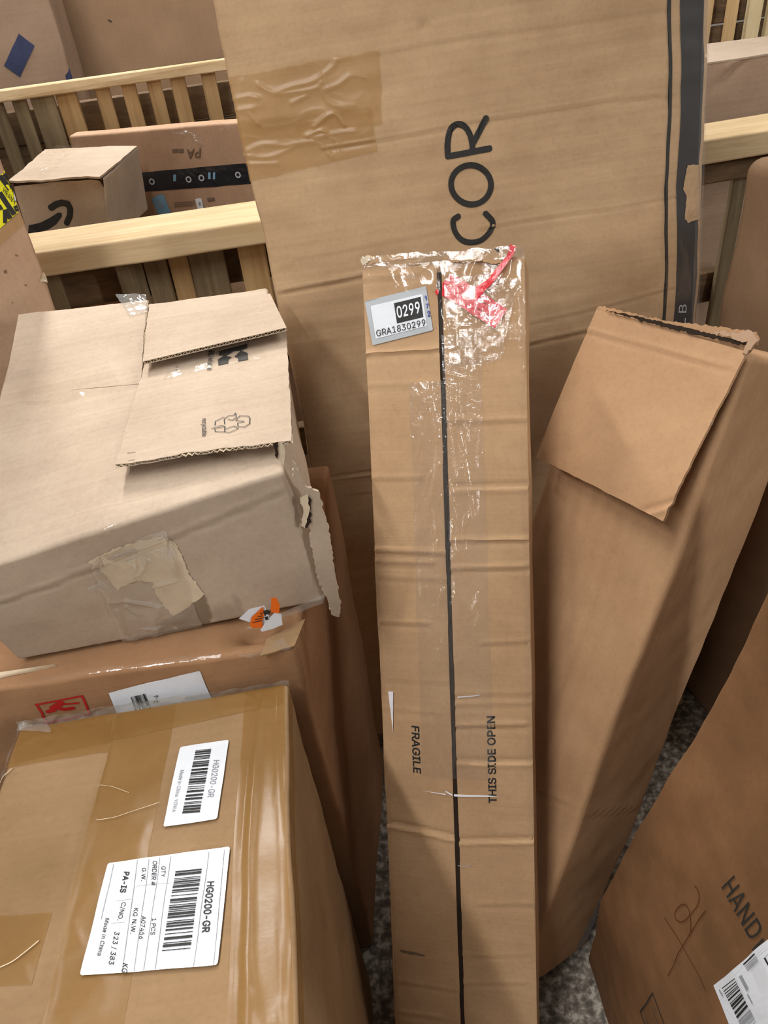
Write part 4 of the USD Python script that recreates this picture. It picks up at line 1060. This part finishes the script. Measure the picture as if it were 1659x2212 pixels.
# ------------------------------------------------------------------ brown carton bottom right
c = rigid([0.3321, 0.0234, -0.0509], [0.0821, 0.0761, 0.0792], [0.4, 0.6, 1.16])
c[:, 0, 0, 2] = np.maximum(c[:, 0, 0, 2], 0.0); c[:, :, 0, 2] = 0.0
bulge = lambda q, D: q - np.array([[1.0, 0, 0]]) * (0.030 * np.sin(np.pi * np.clip(q[:, 2:] / 0.75, 0, 1)) - 0.014 * sstep(q[:, 2:] - 0.5)) * sstep(1.0)
hb = Carton('cardboard_box', 'dark brown carton printed with the word HANDLE and a barcode label, bottom right', c, kraft_brown, seed=71, r=0.008, amp=0.004, warp=bulge)
hb.body(0.01)
H6 = 6.109
gh = lambda pts: [(1540 + x / H6, 1850 + y / H6) for x, y in pts]
text(hb, 'left', 'HAND', *gh([(250, 378), (622, 1064), (365, 225)]), ink, h=0.0012)
text(hb, 'left', 'LE', *gh([(645, 1172), (800, 1460), (757, 1022)]), ink, h=0.0012)
qa, qb, qd = hb.uv('left', gh([(245, 1635), (727, 1130), (470, 2212)]))
pb = qa + (qb - qa) * 1.9; pd = qa + (qd - qa) * 1.5
lb = lay(hb, 'left', Polygon([qa, pb, pb + pd - qa, pd]), 'shipping_label', paper_white, 0.0016)
barcode(hb, 'left', *gh([(345, 1668), (545, 2085), (490, 1530), (670, 1940)]), ink, 21, 11, 0.0026, lb)
barcode(hb, 'left', *gh([(555, 2105), (640, 2300), (690, 1965), (770, 2160)]), ink_grey, 22, 7, 0.0026, lb)
lay(hb, 'left', poly_px(hb, 'left', gh([(562, 1352), (685, 1222), (695, 1240), (572, 1368)])), 'barcode', ink, 0.0026, lb)
for k in range(4):
    lay(hb, 'left', poly_px(hb, 'left', gh([(585 + 9 * k, 1385 + 18 * k), (712 + 9 * k, 1262 + 18 * k), (716 + 9 * k, 1270 + 18 * k), (589 + 9 * k, 1393 + 18 * k)])), 'barcode', ink_grey, 0.0026, lb)
for k, (x, y, L0) in enumerate([(540, 1510, 1.0), (555, 1500, .95), (650, 1760, .6), (318, 1690, .4)]):
    lay(hb, 'left', LineString(hb.uv('left', gh([(x, y), (x + 100 * L0, y + 200 * L0)]))).buffer(.0014, cap_style=2), 'label_print', ink_grey, 0.0026, lb)
sc8 = [[(1255, 960), (1278, 985), (1290, 1040), (1280, 1100), (1240, 1155), (1200, 1190), (1160, 1180), (1145, 1140), (1165, 1095), (1195, 1075), (1228, 1095), (1245, 1150), (1252, 1230), (1248, 1290)], [(1080, 1165), (1140, 1250), (1200, 1345), (1260, 1450), (1310, 1540), (1360, 1650)], [(1335, 1125), (1280, 1215), (1220, 1330), (1165, 1450), (1115, 1565)]]
lay(hb, 'left', unary_union([LineString(spline(hb.uv('left', g88(p)))).buffer(.0006) for p in sc8]), 'pen_scribble', pen, 0.0012)
lay(hb, 'left', stroke_px(hb, 'left', g88([(915, 1810), (1015, 1690), (1130, 1970), (1030, 2100), (915, 1810)]), .0022), 'printed_symbol', ink, 0.0012)
for p in ([(1000, 1785), (1050, 1900)], [(950, 1840), (975, 1910)], [(1020, 1780), (1035, 1810)]):
    lay(hb, 'left', stroke_px(hb, 'left', g88(p), .0030), 'printed_mark', ink_soft, 0.0012)

# ------------------------------------------------------------------ the slim taped carton in the middle
c = rigid([-0.0842, 0.5236, 0.0595], [-0.5236, 0.0031, -0.2755], [0.2449, 0.088, 1.2893], z0=-0.085)
c = CAM + (c - CAM) * 0.95
c[:, :, 0] -= (c[:, :, 1] - c[:, :, 0]) * (c[0, 1, 0, 2] / (c[0, 1, 1, 2] - c[0, 1, 0, 2]))
sl = Carton('cardboard_box', 'slim tan carton wrapped in clear tape, marked FRAGILE, leaning in the middle', c, kraft_slim, seed=81, r=0.004, amp=0.0022)
sl.disp['front'] = [lambda a, b: -0.0055 + 0 * a]
sl.body(0.008)
us = 0.1132
lay(sl, 'front', sbox(us - .0040, .012, us + .0036, sl.D[2] - .012), 'dark_seam', shade_paint, -0.0012, flat=True)  # dark strip painting the shade between the two front flaps
D2 = sl.D[2]
X3 = 3.606
gx = lambda pts: [(740 + x / X3, 500 + y / X3) for x, y in pts]
X4 = 3.16
g44 = lambda pts: [(740 + x / X4, 900 + y / X4) for x, y in pts]
X5 = 2.902
g5_ = lambda pts: [(740 + x / X5, 1450 + y / X5) for x, y in pts]
cl = [(gx([(190, 968), (500, 945), (740, 925)]), .0026), (gx([(200, 1215), (720, 1200)]), .0008), (g44([(205, 432), (520, 430)]), .0014), (g44([(215, 925), (620, 940), (700, 950)]), .0030), (g44([(222, 1000), (600, 1010)]), .0020), (g44([(240, 1410), (570, 1425)]), .0018), (g44([(235, 1100), (690, 1125)]), .001),
      (g5_([(275, 958), (480, 1000), (690, 1048)]), -.0036), (g5_([(250, 240), (600, 275)]), .0008), (g5_([(240, 60), (660, 80)]), .0006), (g5_([(320, 1950), (700, 2010)]), .0008), (g5_([(330, 2140), (600, 2180)]), .001), (gx([(170, 385), (560, 350)]), .0012)]
cr_ = [(g44([(780, 490), (1255, 480)]), -.0028), (g44([(730, 860), (1240, 850)]), .0022), (g44([(725, 1050), (1245, 1035)]), .0026), (g44([(980, 1555), (1265, 1545)]), .0014), (g44([(760, 2120), (1230, 2115)]), .0022), (g44([(750, 45), (1240, 40)]), .0010), (g5_([(710, 568), (1185, 572)]), -.0022), (g5_([(718, 1072), (1195, 1062)]), -.0026), (g5_([(870, 1470), (1200, 1470)]), .0010),
       (g5_([(700, 218), (1165, 215)]), .0008), (g5_([(690, 150), (1170, 150)]), .0008), (gx([(800, 1015), (1100, 1010)]), .0008), (gx([(820, 1490), (1430, 1480)]), .0008), (g5_([(760, 1965), (1140, 1960)]), .0006), (g5_([(760, 1790), (1140, 1785)]), .0005)]


class Flaps(Panel):
    """the two long flaps of the slim carton, sharing the face's own coordinates"""


def front_flap(a0, a1, cs, seed):
    c4 = sl.corner4('front')
    Lr = lambda t: (1 - t) * c4[0] + t * c4[1]
    e0, e1 = Lr(a0 / sl.D[0]), Lr(a1 / sl.D[0])
    p = Panel(sl.T, [[e0[0], e0[1]], [e1[0], e1[1]]], 0.004, seed=seed, amp=0.0014)
    fs = [crease(p, '', q, a, .0042) for q, a in cs]
    p.bend = lambda a, b: sum(f(a, b) for f in fs) + 0.0012 * np.sin(b * 23 + seed) * np.sin(np.pi * np.clip(a / p.du, 0, 1)) - 0.004 * (1 - sstep(np.minimum(a, p.du - a) / .004)) * 0.3
    p.body(kraft_slim, 'front_flap', 0.0042, {'v1': 0.004})
    return p


fL = front_flap(0.0, us - .0034, cl, 82)
fR = front_flap(us + .0031, sl.D[0], cr_, 83)
text(fL, '', 'FRAGILE', *g5_([(434, 338), (445, 634), (480, 345)]), ink, bold=True)
text(fR, '', 'THIS SIDE OPEN', *g5_([(966, 822), (954, 280), (918, 822)]), ink, bold=True)
# inventory label
lb = lay(fL, '', poly_px(fL, '', gx([(175, 545), (650, 425), (708, 770), (238, 888)])).buffer(-.002).buffer(.002), 'inventory_label', paper_grey, 0.002)
lay(fL, '', poly_px(fL, '', gx([(222, 582), (622, 487), (660, 737), (263, 838)])).buffer(-.002).buffer(.002), 'label_paper', paper_white, 0.0028, lb)
lay(fL, '', poly_px(fL, '', gx([(403, 561), (610, 510), (633, 668), (428, 718)])), 'number_field', ink, 0.0034, lb)
text(fL, '', '0299', *gx([(432, 675), (612, 633), (420, 590)]), paper_white, h=0.004, parent=lb, bold=True)
text(fL, '', 'GRA1830299', *gx([(272, 820), (652, 733), (266, 772)]), ink, h=0.004, parent=lb)
for s_, pts in (('9', [(648, 540), (664, 537), (641, 503)]), ('7', [(655, 600), (676, 596), (650, 566)]), ('2', [(668, 666), (688, 660), (662, 624)])):
    text(fL, '', s_, *gx(pts), ink_blue, h=0.0034, parent=lb, bold=True)
# red tape
p3 = lambda pts, h: lay(fR, '', poly_px(fR, '', gx(pts)), 'red_tape', tape_red, h, res=0.006)
p3([(780, 400), (850, 332), (920, 372), (1000, 420), (1042, 450), (1045, 540), (962, 612), (900, 570), (775, 500)], 0.0026)
p3([(1040, 450), (1285, 606), (1190, 756), (955, 612)], 0.0036)
p3([(1060, 525), (1042, 440), (1130, 385), (1232, 262), (1285, 195), (1312, 110), (1358, 128), (1338, 185), (1250, 305), (1178, 402), (1110, 470)], 0.009)
lay(fL, '', poly_px(fL, '', gx([(722, 470), (738, 445), (748, 450), (748, 490), (728, 492)])), 'red_tape', tape_red, 0.002)
lay(fR, '', unary_union([stroke_px(fR, '', gx([(1070, 560), (1100, 555), (1150, 580), (1200, 590)]), .0007), stroke_px(fR, '', gx([(1040, 600), (1090, 620), (1150, 660)]), .0007), stroke_px(fR, '', gx([(1060, 640), (1140, 690)]), .0007)]), 'tape_print', ink, 0.0044)
# clear tape
tp = lambda S, q_, h, wr, seed, m=tape_clear, rag=0.002, nm='clear_tape', **k: patch(S, 'front' if S is sl else '', q_, nm, m, h, wr, px=False, seed=seed, rag=rag, **k)
tp(sl, [(us - .004, D2 - .105), (sl.D[0], D2 - .115), (sl.D[0] + .001, D2 + .003), (us - .004, D2 + .003)], 0.0045, (0.0035, 22, (1, 1, 1), 3), 2, res=0.003, flat=True)
tp(sl, [(0.0, D2 - .036), (us, D2 - .036), (us, D2 + .003), (-.001, D2 + .003)], 0.0030, (0.002, 22, (1, 1, 1), 3), 12, res=0.003, flat=True)
g4l = [[(500, 460), (480, 650)], [(600, 380), (560, 540)], [(660, 320), (630, 440), (590, 620)], [(670, 545), (630, 700), (640, 800)], [(650, 840), (620, 1010)], [(690, 1180), (640, 1340)], [(620, 1290), (610, 1520)], [(730, 440), (790, 650), (800, 1000), (810, 1110)], [(840, 310), (880, 550), (900, 690)],
       [(860, 690), (830, 760), (820, 900), (840, 1000), (860, 1110)], [(750, 570), (800, 620)], [(545, 120), (490, 330)], [(850, 90), (860, 180)], [(925, 1210), (940, 1330), (915, 1440)], [(680, 1400), (640, 1320)], [(600, 620), (640, 900)], [(660, 20), (650, 180)], [(800, 130), (815, 190)]]
gxl = [[(560, 290), (580, 440)], [(690, 250), (700, 330)], [(830, 280), (800, 350)], [(690, 1300), (740, 1500)], [(680, 1400), (655, 1520)], [(880, 720), (890, 900), (820, 920)], [(1030, 340), (1030, 880)], [(700, 1070), (690, 1250)], [(610, 1600), (590, 1750)], [(920, 1590), (930, 1680)], [(950, 1550), (980, 1650)],
       [(930, 560), (990, 500)], [(840, 440), (900, 560)], [(690, 1080), (1040, 1160)], [(820, 740), (1030, 735)], [(880, 1200), (870, 1500)], [(1000, 440), (1000, 540)], [(900, 250), (1090, 250)], [(920, 330), (960, 640)], [(860, 360), (880, 480), (940, 660)], [(1110, 430), (1180, 540)], [(1150, 440), (1250, 420)], [(1200, 430), (1190, 500)], [(1250, 430), (1240, 500)], [(1100, 310), (1180, 300)]]
ff = ridges([sl.uv('front', g44(l), .004) for l in g4l] + [sl.uv('front', gx(l), .004) for l in gxl], 0.0026, 0.0016)
tp(sl, [(us + .001, D2 * .42), (us + .060, D2 * .42), (us + .057, D2 - .10), (us + .001, D2 - .10)], 0.0026, (0.0014, 30, (1.5, .5, 1), 3), 3, film_crinkled, res=0.0016, flat=True, fold=ff)
tp(sl, [(us - .052, D2 * .42), (us + .001, D2 * .42), (us + .001, D2 - .165), (us - .050, D2 - .165)], 0.0026, (0.0014, 30, (1.5, .5, 1), 3), 13, film_crinkled, res=0.0016, flat=True, fold=ff)
tp(sl, [(us + .012, D2 - .15), (us + .085, D2 - .14), (us + .112, D2 - .03), (us + .006, D2 - .016)], 0.0062, (0.002, 40, (1, 1, 1), 3), 6, film_crinkled, 0.006, res=0.0016, flat=True, fold=ff)
tp(sl, [(sl.D[0] - .010, D2 * .36), (sl.D[0] + .001, D2 * .36), (sl.D[0] + .001, D2 - .004), (sl.D[0] - .010, D2 - .004)], 0.004, (0.002, 50, (1, .6, 1)), 7, res=0.003, flat=True)
patch(sl, 'right', [(.0, D2 * .3), (0.055, D2 * .3), (.055, D2 - .01), (.0, D2 - .01)], 'clear_tape', tape_clear, 0.0012, (0.001, 40, (1, 1, 1)), px=False, seed=8)
# torn lip at the top
for k, (pts, m, h) in enumerate(((gx([(155, 262), (200, 200), (330, 192), (450, 178), (565, 170), (580, 218), (420, 232), (300, 245), (215, 258), (165, 275)]), kraft_slim, .006), (gx([(780, 215), (840, 175), (960, 168), (1080, 150), (1095, 185), (1100, 228), (960, 238), (850, 246)]), kraft_slim, .006), (gx([(1098, 195), (1180, 150), (1250, 180), (1240, 262), (1180, 262), (1095, 240)]), kraft_slim, .009), (gx([(150, 212), (215, 196), (225, 235), (170, 270), (155, 250)]), liner, .008))):
    lay(sl, 'front', jag_poly(sl.uv('front', pts), 0.0009, 90 + k), 'torn_lip', m, h, flat=True, thick=0.0025)
patch(sl, 'front', gx([(150, 205), (740, 165), (1412, 118), (1418, 215), (740, 235), (160, 280)][:1] + [(1412, 120), (1416, 210), (165, 285)]), 'clear_tape', film_crinkled, 0.0105, (0.006, 30, (1, 1, 1), 3), flat=True, rag=0.006, seed=9, res=0.003)
# white sliver, staples and scuffs
lay(fL, '', poly_px(fL, '', g5_([(287, 124), (319, 124), (319, 378)])), 'paper_sliver', white_plastic, 0.003)
lay(fL, '', poly_px(fL, '', g5_([(500, 745), (648, 764), (648, 772)])), 'paper_sliver', white_plastic, 0.003)
lay(fL, '', stroke_px(fL, '', g5_([(652, 748), (688, 772)]), .0022), 'paper_sliver', white_plastic, 0.004)
lay(fR, '', poly_px(fR, '', g5_([(700, 766), (900, 768), (985, 774), (900, 778), (700, 780)])), 'paper_sliver', white_plastic, 0.003)
lay(fR, '', unary_union([stroke_px(fR, '', g5_([(725, 160), (795, 156), (857, 147)]), .0022)]), 'staple', white_plastic, 0.003)
lay(fR, '', unary_union([stroke_px(fR, '', g5_([(725, 1215), (770, 1218), (802, 1210)]), .0010)]), 'staple', paper_grey, 0.003)
lay(fL, '', jag_poly(fL.uv('', g5_([(365, 1745), (430, 1758), (515, 1778), (512, 1784), (430, 1775), (362, 1756)])), .0003, 4), 'scuff_mark', ink_soft, 0.001)
